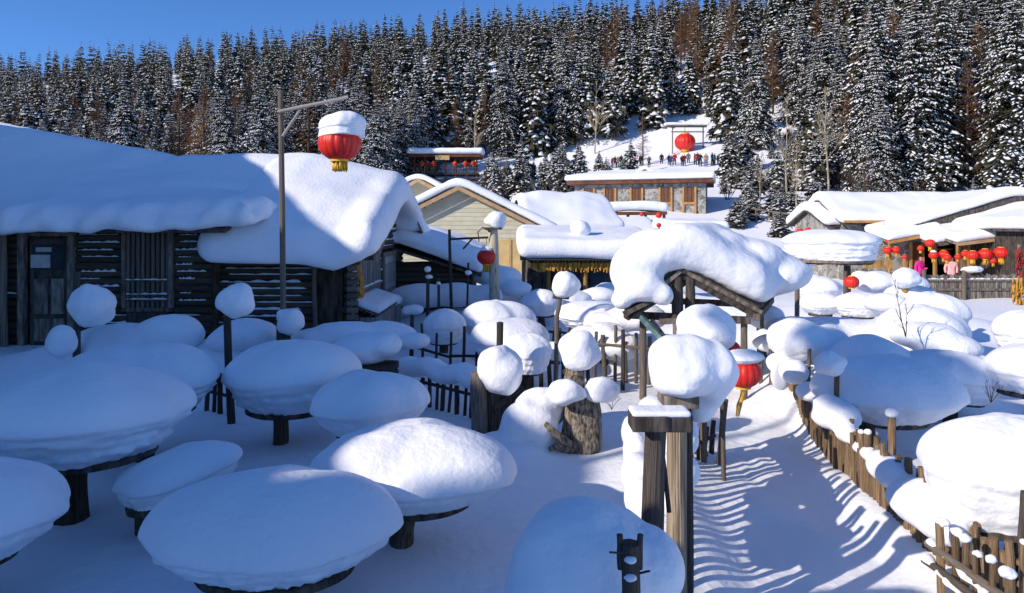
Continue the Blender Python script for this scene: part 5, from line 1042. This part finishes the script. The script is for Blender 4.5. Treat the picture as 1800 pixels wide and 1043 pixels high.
def spruce_geo(seed, rmax=0.17, nwh=26, nbr=8, snow=0.75, low=0.10, cheap=False):
    """unit-height spruce: drooping fans of needles, lumps of snow on the fans"""
    rnd = random.Random(seed); gv = []; gf = []; sv = []; sf = []
    for i in range(nwh):
        fine_ = nwh > 45
        t = (i + rnd.uniform(0, 0.6)) / nwh; z = low + (0.985 - low) * t ** 0.95
        L = rmax * ((1 - t) ** 0.8 * 0.96 + 0.035) * rnd.uniform(0.8, 1.15)
        if i < 3: L *= 0.7 + 0.1 * i
        nb = max(4, int(nbr * (1 - 0.45 * t))); a0 = rnd.uniform(0, 6.28)
        for b in range(nb):
            a = a0 + 6.283 * b / nb + rnd.uniform(-.3, .3); l = L * rnd.uniform(0.65, 1.22) * (1 + 0.55 * nz((math.cos(a), math.sin(a), z * 5), 1.2, seed * 0.37)); c, s = math.cos(a), math.sin(a)
            up = rnd.uniform(0.0, 0.25) * (0.3 + t); dr = rnd.uniform(0.35, 0.75) * (1 - 0.6 * t)
            d = Vector((c, s, 0)); n = Vector((-s, c, 0)); z0 = z
            def cl(q): return d * (l * q) + Vector((0, 0, z0 + l * (up * q - dr * q * q)))
            if fine_:
                wq = l * rnd.uniform(0.20, 0.30) + 0.004; sp_ = cl(0.0); 
                o = len(gv); gv += [cl(0.0) + n * 0.003, cl(0.5) + n * 0.004, cl(1.0), cl(0.5) - n * 0.004, cl(0.0) - n * 0.003]; gf += [(o, o + 1, o + 3, o + 4), (o + 1, o + 2, o + 3)]
                bare_ = nz((c * 1.1, s * 1.1, z * 9), 1.3, seed * 0.61) < -0.30
                for q in (0.28, 0.45, 0.62, 0.78, 0.92, 1.02):
                    for sd in (-1, 1):
                        p = cl(q); tl_ = wq * (1.25 - 0.75 * q) * rnd.uniform(0.7, 1.3); dv = (n * sd * rnd.uniform(0.7, 1.0) + d * rnd.uniform(0.3, 0.8)).normalized(); tip = p + dv * tl_ - Vector((0, 0, tl_ * rnd.uniform(0.35, 0.8))); m_ = p.lerp(tip, 0.55); pv = Vector((-dv.y, dv.x, 0)) * tl_ * 0.2
                        o = len(gv); gv += [p, m_ + pv - Vector((0, 0, tl_ * 0.1)), tip, m_ - pv - Vector((0, 0, tl_ * 0.1)), m_ - Vector((0, 0, tl_ * 0.42))]; gf += [(o, o + 1, o + 2, o + 3), (o, o + 4, o + 2)]
                        if not bare_ and rnd.random() < snow * 0.62:
                            o = len(sv); pc = p.lerp(tip, rnd.uniform(0.35, 0.6)) + Vector((0, 0, 0.001)); ra = tl_ * rnd.uniform(0.22, 0.5); rb = tl_ * rnd.uniform(0.14, 0.26); rc = 0.0012 + tl_ * 0.10; ax = (tip - p).normalized(); pv1 = Vector((-dv.y, dv.x, 0))
                            for iv in ICO_V: sv.append(pc + ax * iv.x * ra * rnd.uniform(.8, 1.2) + pv1 * iv.y * rb * rnd.uniform(.8, 1.2) + Vector((0, 0, iv.z * rc)))
                            sf += [tuple(k + o for k in f_) for f_ in ICO_F]
                continue
            wd = l * (rnd.uniform(0.26, 0.38) if not fine_ else rnd.uniform(0.15, 0.24)) + 0.005
            qs = (0.05, 0.4, 0.75, 1.0) if not cheap else (0.05, 0.6, 1.0); ws = (0.25, 1.0, 0.85, 0.12) if not cheap else (0.3, 1.0, 0.1)
            o = len(gv)
            for q, w_ in zip(qs, ws):
                p = cl(q); hang = wd * w_ * rnd.uniform(0.35, 0.8)
                gv += [p + n * wd * w_ * rnd.uniform(.8, 1.2) - Vector((0, 0, hang)), p, p - n * wd * w_ * rnd.uniform(.8, 1.2) - Vector((0, 0, hang))]
            for k in range(len(qs) - 1):
                x = o + 3 * k; gf += [(x, x + 1, x + 4, x + 3), (x + 1, x + 2, x + 5, x + 4)]
            if not cheap:
                for k in range(5):                      # hanging twigs
                    q = rnd.uniform(0.3, 1.05); p = cl(q) + n * wd * rnd.uniform(-1, 1) * 0.9; o = len(gv); e = d * l * 0.10
                    gv += [p - e - n * 0.004, p + e + n * 0.004, p + d * l * rnd.uniform(-.05, .2) - Vector((0, 0, wd * rnd.uniform(0.7, 1.3)))]; gf.append((o, o + 1, o + 2))
            if rnd.random() < snow and nz((c * 1.1, s * 1.1, z * 9), 1.3, seed * 0.61) > -0.30:
                for q in ((0.5, 0.9) if cheap else (0.3, 0.48, 0.66, 0.84, 1.0) if fine_ else (0.3, 0.55, 0.78, 1.0)):
                    if rnd.random() < 0.33: continue
                    p = cl(q + rnd.uniform(-.1, .1)) + Vector((0, 0, 0.0015)); o = len(sv)
                    ra = l * rnd.uniform(0.09, 0.19) * (1.1 if cheap else 0.62 if fine_ else 0.8) + 0.002; rb = wd * rnd.uniform(0.3, 0.75); rc = rnd.uniform(0.002, 0.0045) * (0.7 if fine_ else 1) + l * (0.035 if not fine_ else 0.022); p += n * wd * rnd.uniform(-.45, .45)
                    sl = up - 2 * dr * q
                    for iv in (OCT_V if cheap else ICO_V):
                        x, y, zz = iv.x * ra * rnd.uniform(.75, 1.2), iv.y * rb * rnd.uniform(.75, 1.2), iv.z * rc
                        sv.append(p + d * x + n * y + Vector((0, 0, zz + sl * x - abs(y) * 0.45)))
                    sf += [tuple(k + o for k in f_) for f_ in (OCT_F if cheap else ICO_F)]
    return gv, gf, sv, sf
VAR = []
for k in range(10):
    gv, gf, sv, sf = spruce_geo(100 + k, (0.185, 0.16, 0.20, 0.145, 0.18, 0.22, 0.17, 0.20, 0.18, 0.21)[k], (36, 38, 32, 38, 34, 28, 36, 48, 50, 46)[k], (10 if k < 7 else 14), (0.92, 0.95, 0.97, 0.85, 0.88, 0.97, 0.75, 0.95, 0.9, 0.97)[k], (0.10, 0.14, 0.06, 0.16, 0.12, 0.03, 0.2, 0.08, 0.1, 0.06)[k])
    tv, tf_ = tube_vf([(0, 0, -0.08), (0, 0, 0.3), (0, 0, 0.7), (0, 0, 0.985)], [0.013, 0.010, 0.006, 0.001], 6)
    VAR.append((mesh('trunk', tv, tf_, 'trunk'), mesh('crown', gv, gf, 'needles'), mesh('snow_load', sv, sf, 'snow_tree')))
def spruce(p, h, k, rz, label, group=None, name='spruce_tree', wide=1.0):
    r0 = empty(name, p, rz, label, 'tree', group); r0.scale = (h * wide, h * wide, h); r0.rotation_euler = (random.uniform(-.035, .035), random.uniform(-.035, .035), rz); tr, cr, sn_ = VAR[k]
    link('trunk', tr, r0, False); link('crown', cr, r0, False); link('snow_load', sn_, r0, False)['kind'] = 'stuff'; return r0
# bare trees: larches with brown twig cones, pale birches
def larch_geo(seed, dens=1.0):
    rnd = random.Random(seed); vv = []; ff_ = []
    for i in range(int(150 * dens)):
        t = i / (150 * dens); z = 0.14 + 0.84 * t; L = 0.15 * (1 - t) ** 0.75 * rnd.uniform(0.6, 1.2) + 0.012; a = rnd.uniform(0, 6.283); d = Vector((math.cos(a), math.sin(a), rnd.uniform(0.05, 0.5))).normalized()
        p = Vector((0, 0, z)); q, g = tube_vf([p, p + d * L * 0.6, p + d * L + Vector((0, 0, L * 0.1))], [0.0022, 0.0014, 0.0006], 3, False); o = len(vv); vv += q; ff_ += [tuple(k + o for k in t_) for t_ in g]
        for k in range(9):
            s = p + d * L * rnd.uniform(0.25, 1); e = Vector((rnd.uniform(-1, 1), rnd.uniform(-1, 1), rnd.uniform(-.9, .5))).normalized() * L * rnd.uniform(0.2, 0.45) + Vector((0, 0, -0.003)); w_ = e.orthogonal().normalized() * 0.0013
            o = len(vv); vv += [s - w_, s + w_, s + e]; ff_.append((o, o + 1, o + 2))
    return vv, ff_
LV = []
for k in range(3):
    vv, ff_ = larch_geo(300 + k, 1.3); tv, tf_ = tube_vf([(0, 0, -0.05), (0.003, 0, 0.4), (0, 0.003, 0.8), (0, 0, 0.99)], [0.012, 0.009, 0.004, 0.001], 6)
    LV.append((mesh('trunk', tv, tf_, 'trunk'), mesh('crown', vv, ff_, 'larch_twig')))
def birch_geo(seed):
    rnd = random.Random(seed); vv = []; ff_ = []; cv = []; cf = []
    def tube(V, Fs, pts, rr, sg=5): q, g = tube_vf(pts, rr, sg, False); o = len(V); V += q; Fs += [tuple(k + o for k in t_) for t_ in g]
    pts = [Vector((0, 0, -0.05))]
    for i in range(8): pts.append(pts[-1] + Vector((rnd.uniform(-.012, .012), rnd.uniform(-.012, .012), 0.13)))
    tube(vv, ff_, pts, [0.011 * (1 - 0.115 * i) for i in range(9)], 6)
    def br(p, d, l, r, dep):
        q = [p]; 
        for i in range(3): d = (d + Vector((rnd.uniform(-1, 1), rnd.uniform(-1, 1), rnd.uniform(-.1, .5))) * 0.16).normalized(); q.append(q[-1] + d * l / 3)
        tube(cv, cf, q, [r, r * .75, r * .5, r * .25], 3)
        if dep:
            for k in range(4): br(q[rnd.randint(1, 3)], (d + Vector((rnd.uniform(-1, 1), rnd.uniform(-1, 1), rnd.uniform(-.3, .6))) * 0.6).normalized(), l * rnd.uniform(0.4, 0.65), r * 0.5, dep - 1)
    for i in range(16):
        t = rnd.uniform(0.3, 0.98); p = pts[0].lerp(pts[-1], t); a = rnd.uniform(0, 6.28); br(p, Vector((math.cos(a) * 0.6, math.sin(a) * 0.6, 0.85)).normalized(), 0.26 * (1.15 - t), 0.0045, 2)
    return vv, ff_, cv, cf
BV = []
for k in range(3):
    a, b, c, d = birch_geo(400 + k); BV.append((mesh('trunk', a, b, 'birch_far'), mesh('crown', c, d, 'birch_far')))
def bare(p, h, kind, k, rz, label, group=None, name='larch_tree', wide=1.0):
    r0 = empty(name, p, rz, label, 'tree', group); r0.scale = (h * wide, h * wide, h)
    tr, cr = (LV if kind == 'larch' else BV)[k % 3]; link('trunk', tr, r0, False); link('crown', cr, r0, False); return r0
rt_ = random.Random(77)
placed = []
def free(x, y, d):
    return all((x - a) ** 2 + (y - b) ** 2 > d * d for a, b in placed)
def gpos(px, Y): return (X(px, Y), Y, gz(X(px, Y), Y) - 0.3)
# trees that stand out in the photograph
for px_, Y_, h_, k_, lab in ((1540, 90, 25, 7, 'tallest snow laden spruce right of centre on the slope, reaching out of frame'), (1655, 86, 25, 9, 'broad snow laden spruce towering at the right'), (1760, 80, 24, 8, 'heavy snow laden spruce at the upper right corner'),
        (1330, 112, 20, 8, 'spruce with pale tiered boughs standing above the open snow'), (890, 128, 21, 7, 'dark trunked spruce above the viewing pavilion'), (995, 132, 23, 9, 'snow covered spruce with spreading fan boughs near the hill centre'),
        (1275, 118, 19, 1, 'spruce on the open slope just right of the giant lantern'), (1425, 100, 12, 3, 'narrow young spruce on the open slope between the birches'), (385, 165, 21, 3, 'pointed spruce rising above the skyline at the left')):
    p = gpos(px_, Y_); placed.append((p[0], p[1])); spruce(p, h_, k_, rt_.uniform(0, 6), lab)
for px_, Y_, h_, k_, lab in ((1383, 74, 11.5, 0, 'pale birch trunk standing left on the open slope'), (1457, 78, 13.0, 1, 'taller pale birch standing right on the open slope'), (835, 112, 11.5, 2, 'leafless birch beside the viewing pavilion'), (1046, 125, 14, 0, 'slim bare birch in the middle of the forest edge'), (1335, 70, 6, 2, 'small bare birch beside the stone lodge'), (1400, 66, 7, 1, 'bare young birch above the shaded gully')):
    p = gpos(px_, Y_); placed.append((p[0], p[1])); bare(p, h_, 'birch', k_, rt_.uniform(0, 6), lab, None, 'birch_tree')
for px_, Y_, h_, k_, lab in ((800, 118, 13.0, 0, 'rust brown larch behind the viewing pavilion'), (742, 120, 13.5, 1, 'brown larch left of the rust brown one'), (1085, 165, 21, 2, 'tall brown larch on the upper slope near the centre'), (1285, 140, 25, 0, 'tall rust coloured larch against the dark forest, right of centre'), (1225, 150, 22, 1, 'brown larch left of the tall rust coloured one'),
        (1500, 105, 17, 2, 'brown bare larch left of the tallest spruce'), (1720, 95, 20, 0, 'dark brown larch deep in the forest at the right'), (1600, 88, 15, 1, 'brown larch between the big spruces at the right'), (880, 96, 6, 2, 'low brown larch bush behind the beige house'), (1130, 112, 9, 1, 'thin reddish larch near the people on the slope')):
    p = gpos(px_, Y_); placed.append((p[0], p[1])); bare(p, h_, 'larch', k_, rt_.uniform(0, 6), lab, wide=1.25)
# young snowy firs below the open slope
for i in range(46):
    px_ = rt_.uniform(850, 1110); Y_ = rt_.uniform(80, 104)
    if i > 30: px_ = rt_.uniform(1270, 1560); Y_ = rt_.uniform(76, 100)
    x, y, z = gpos(px_, Y_)
    if not free(x, y, 2.2): continue
    placed.append((x, y)); spruce((x, y, z), rt_.uniform(4, 7.5), rt_.choice((2, 5, 5, 0)), rt_.uniform(0, 6), 'young snow covered fir at the foot of the open slope', 'young firs at the foot of the slope', 'young_fir', 1.25)
cand = []
tries = 0
while tries < 14000:
    tries += 1; Y_ = math.sqrt(rt_.uniform(70 ** 2, 300 ** 2)); px_ = rt_.uniform(-160, 1960); x = X(px_, Y_); s = Y_ + 0.28 * x
    if s < 84: continue
    if 690 < px_ < 1490:                                   # the open slope with the people
        lim = pl(px_, [(690, 104), (760, 118), (900, 126), (1050, 128), (1180, 134), (1300, 132), (1420, 118), (1490, 104)])
        if Y_ < lim: continue
    elif px_ <= 690 and Y_ < 96: continue
    elif px_ >= 1490 and Y_ < 72: continue
    dmin = 3.7 if Y_ < 150 else 4.3 if Y_ < 220 else 5.4
    if any((x - a) ** 2 + (Y_ - b) ** 2 < dmin * dmin for a, b in placed): continue
    placed.append((x, Y_)); h_ = rt_.choice((1, 1, 0.85, 0.62)) * rt_.uniform(13.5, 19.5) * pl(px_, [(300, 1.0), (1300, 1.0), (1500, 1.2)]); kind = 'larch' if rt_.random() < 0.22 else 'spruce'
    cand.append((h_ / Y_ * (1 if -60 < px_ < 1860 else 0.2), x, Y_, h_, kind, px_))
cand.sort(reverse=True)
far = []; nS = nL = 0
for c in cand:
    _, x, y, h_, kind, px_ = c; z = gz(x, y) - 0.3
    if kind == 'spruce' and nS < 285:
        nS += 1; side = 'left' if px_ < 600 else 'middle' if px_ < 1250 else 'right'
        spruce((x, y, z), h_, rt_.randrange(7) if y > 125 else rt_.randrange(7, 10), rt_.uniform(0, 6.28), 'snow laden spruce in the dense hillside forest, %s part of the picture' % side, 'hillside spruces %s' % side, wide=rt_.uniform(0.9, 1.2))
    elif kind == 'larch' and nL < 80:
        nL += 1; bare((x, y, z), h_, 'larch', rt_.randrange(3), rt_.uniform(0, 6.28), 'brown leafless larch among the hillside spruces', 'bare larches in the forest', wide=rt_.uniform(1.0, 1.35))
    else: far.append(c)
CH = [spruce_geo(500 + k, (0.15, 0.17, 0.14, 0.16)[k], 20, 7, (0.95, 0.8, 0.9, 0.7)[k], 0.1, True) for k in range(4)]
V = []; Fc = []; fm = []
for (_, x, y, h_, kind, px_) in far:
    gv, gf, sv, sf = CH[rt_.randrange(4)]; a = rt_.uniform(0, 6.28); c, s = math.cos(a) * h_, math.sin(a) * h_; z = gz(x, y) - 0.3
    for (vs, fs, mi) in ((gv, gf, 0), (sv, sf, 1)):
        o = len(V); V += [(x + p.x * c - p.y * s, y + p.x * s + p.y * c, z + p.z * h_) for p in vs]; Fc += [tuple(k + o for k in q) for q in fs]; fm += [mi] * len(fs)
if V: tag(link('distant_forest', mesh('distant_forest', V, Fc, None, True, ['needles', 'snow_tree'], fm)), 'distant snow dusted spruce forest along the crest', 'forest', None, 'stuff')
print('trees', nS, nL, len(far), 'far tris ~', len(Fc))
# shrubs on the open slope
for i in range(26):
    px_ = rt_.uniform(640, 1000) if i < 12 else rt_.uniform(1270, 1700); Y_ = rt_.uniform(70, 100); x, y, z = gpos(px_, Y_)
    if px_ > 1500: Y_ = rt_.uniform(52, 70); x, y, z = gpos(px_, Y_)
    bush('leafless brown shrub scattered on the lower slope', (x, y, z), rt_.uniform(2, 4), 7, 'shrub_twig', 900 + i, 'bare_shrub', 0.6, 'shrub', 0.05)['group'] = 'shrubs on the lower slope'

for i in range(120):
    px_ = rt_.uniform(640, 1010) if i < 50 else rt_.uniform(1265, 1560); Y_ = rt_.uniform(78, 122) if i < 50 else rt_.uniform(62, 120)
    if i > 100: px_ = rt_.uniform(1290, 1800); Y_ = rt_.uniform(56, 70)
    x, y, z = gpos(px_, Y_)
    if not free(x, y, 1.2): continue
    placed.append((x, y)); spruce((x, y, z + 0.1), rt_.uniform(1.4, 3.4), rt_.choice((2, 5, 0, 6)), rt_.uniform(0, 6), 'low snow dusted bush scattered over the lower slope', 'snowy bushes on the lower slope', 'snowy_bush', rt_.uniform(1.4, 2.2))
def slope_rail(label, pts, h):
    P = [Vector((X(a, b), b, gz(X(a, b), b))) for a, b in pts]; r0 = empty('handrail_fence', P[0], 0, label, 'fence')
    for a, b in zip(P, P[1:]):
        n_ = max(1, int((b - a).length / 2.0))
        for k in range(n_ + 1): q = a.lerp(b, k / n_); q.z = gz(q.x, q.y); log('post', q - Vector((0, 0, .2)), q + Vector((0, 0, h)), 0.09, 'weathered', r0)
        for z_ in (h * 0.55, h * 0.95): log('rail', a + Vector((0, 0, z_)), b + Vector((0, 0, z_)), 0.07, 'weathered', r0)
slope_rail('brown log handrail climbing the slope behind the left birch', [(1345, 84), (1385, 92), (1420, 100)], 1.3)
slope_rail('log handrail crossing the gully right of the lodge', [(1300, 64), (1360, 60), (1430, 57)], 1.3)
slope_rail('reddish rail descending below the birches', [(1360, 74), (1400, 70), (1450, 66)], 1.2)
slope_rail('dark railing left of the viewing pavilion on the slope', [(690, 100), (730, 103), (850, 104)], 1.3)
# ------------------------------------------------------------ people
def person_mesh(arm):
    """one skinned body: boots, trousers, jacket, gloves, head with nose and hood"""
    J = {'pelvis': (0, 0, .90, .145, .115), 'waist': (0, 0, 1.05, .15, .12), 'chest': (0, 0, 1.28, .175, .13), 'neck': (0, 0, 1.45, .07, .07), 'head': (0, -.02, 1.56, .10, .11), 'crown': (0, -.01, 1.66, .085, .09),
         'lh': (.10, 0, .84, .105, .105), 'lk': (.12, -.04 if arm else .0, .48, .075, .075), 'la': (.12, .02, .10, .06, .06), 'lt': (.13, -.15, .045, .05, .045), 'rh': (-.10, 0, .84, .105, .105), 'rk': (-.12, .02, .48, .075, .075), 'ra': (-.12, .06 if arm else .02, .10, .06, .06), 'rt': (-.13, -.11, .045, .05, .045),
         'ls': (.20, 0, 1.36, .075, .075), 'le': (.27, .03, 1.10, .062, .062), 'lw': (.24, -.14 if arm else -.03, .90 if not arm else 1.06, .05, .05), 'lf': (.23, -.22 if arm else -.05, .80 if not arm else 1.10, .04, .045),
         'rs': (-.20, 0, 1.36, .075, .075), 're': (-.27, .02, 1.10, .062, .062), 'rw': (-.25, -.04, .89, .05, .05), 'rf': (-.24, -.06, .79, .04, .045)}
    E = [('pelvis', 'waist'), ('waist', 'chest'), ('chest', 'neck'), ('neck', 'head'), ('head', 'crown'), ('pelvis', 'lh'), ('lh', 'lk'), ('lk', 'la'), ('la', 'lt'), ('pelvis', 'rh'), ('rh', 'rk'), ('rk', 'ra'), ('ra', 'rt'), ('chest', 'ls'), ('ls', 'le'), ('le', 'lw'), ('lw', 'lf'), ('chest', 'rs'), ('rs', 're'), ('re', 'rw'), ('rw', 'rf')]
    ks = list(J); me = bpy.data.meshes.new('p'); me.from_pydata([J[k][:3] for k in ks], [(ks.index(a), ks.index(b)) for a, b in E], [])
    ob = bpy.data.objects.new('tmp', me); COL.objects.link(ob); ob.modifiers.new('s', 'SKIN'); ob.modifiers.new('d', 'SUBSURF').levels = 2
    for i, k in enumerate(ks): me.skin_vertices[0].data[i].radius = J[k][3:]; me.skin_vertices[0].data[i].use_root = (k == 'pelvis')
    m2 = bpy.data.meshes.new_from_object(ob.evaluated_get(bpy.context.evaluated_depsgraph_get())); bpy.data.objects.remove(ob)
    for k in ('cl_black', 'cl_red', 'skin', 'cl_black'): m2.materials.append(M[k])
    for p in m2.polygons:
        c = p.center; p.use_smooth = True
        if c.z > 1.44: p.material_index = 2 if (c.y < -0.05 and c.z < 1.63) else 3
        elif abs(c.x) > 0.19 and c.z < (0.9 if not arm else 0.86): p.material_index = 3
        elif c.z > 0.80: p.material_index = 1
        else: p.material_index = 0
    for v_ in m2.vertices:                                 # nose
        d = (v_.co - Vector((0, -0.13, 1.55))).length
        if d < 0.035: v_.co.y -= 0.02 * (1 - d / 0.035)
    return m2
PM = [person_mesh(False), person_mesh(True)]
def person(label, p, rz, k, jacket, legs='cl_black', hat='cl_black', group=None, h=1.0):
    o = bpy.data.objects.new('person', PM[k]); COL.objects.link(o); o.location = p; o.rotation_euler = (0, 0, rz); o.scale = (h, h, h)
    for i, m_ in enumerate((legs, jacket, 'skin', hat)): o.material_slots[i].link = 'OBJECT'; o.material_slots[i].material = M[m_]
    return tag(o, label, 'person', group)
words = dict(cl_black='black', cl_red='red', cl_blue='blue', cl_wine='wine red', cl_tan='tan', cl_teal='teal', cl_grey='grey', cl_rose='rose')
PPL = [(1076, 296, 'cl_wine'), (1081, 296, 'cl_black'), (1086, 296, 'cl_tan'), (1092, 295, 'cl_black'), (1103, 295, 'cl_red'), (1116, 294, 'cl_red'), (1126, 294, 'cl_black'), (1141, 295, 'cl_grey'),
       (1163, 291, 'cl_black'), (1176, 292, 'cl_black'), (1180, 293, 'cl_blue'), (1186, 292, 'cl_red'), (1199, 293, 'cl_black'), (1203, 293, 'cl_wine'), (1210, 290, 'cl_grey'), (1221, 291, 'cl_red'), (1226, 292, 'cl_wine'), (1231, 293, 'cl_black'), (1241, 294, 'cl_tan'), (1252, 292, 'cl_blue'), (1256, 292, 'cl_teal'), (1262, 291, 'cl_black')]
seen = {}
for i, (px_, py_, c) in enumerate(PPL):
    # walk along the view ray until the slope is met
    Y_ = 90.0
    while Y_ < 140 and gz(X(px_, Y_), Y_) < Z(py_, Y_): Y_ += 0.5
    nth_ = seen.get(c, 0); seen[c] = nth_ + 1
    lab = ('%s person in a %s jacket from the left in the row on the slope' % (('first', 'second', 'third', 'fourth', 'fifth', 'sixth', 'seventh', 'eighth')[nth_], words[c]))
    person(lab, (X(px_, Y_), Y_, gz(X(px_, Y_), Y_) - 0.03), rt_.uniform(-1.2, 1.2), i % 2, c, 'cl_black' if i % 3 else 'cl_blue', 'cl_black' if i % 4 else 'cl_red', 'people on the slope', rt_.uniform(0.95, 1.15) * 1.12)
person('person in a bright pink winter coat by the lanterns', (X(1617, 33), 33, 0.0), R(20), 1, 'cl_pink', 'cl_black', 'cl_wine', None, 1.0)
person('person in a pale rose coat behind the plank fence', (X(1672, 33), 33, 0.0), R(-15), 0, 'cl_rose', 'cl_grey', 'cl_black', None, 0.98)
person('person in dark red by the viewing pavilion lanterns', (X(752, 106.8), 106.8, Z(305, 108)), 0.3, 0, 'cl_red', 'cl_black', 'cl_black', None, 1.1)
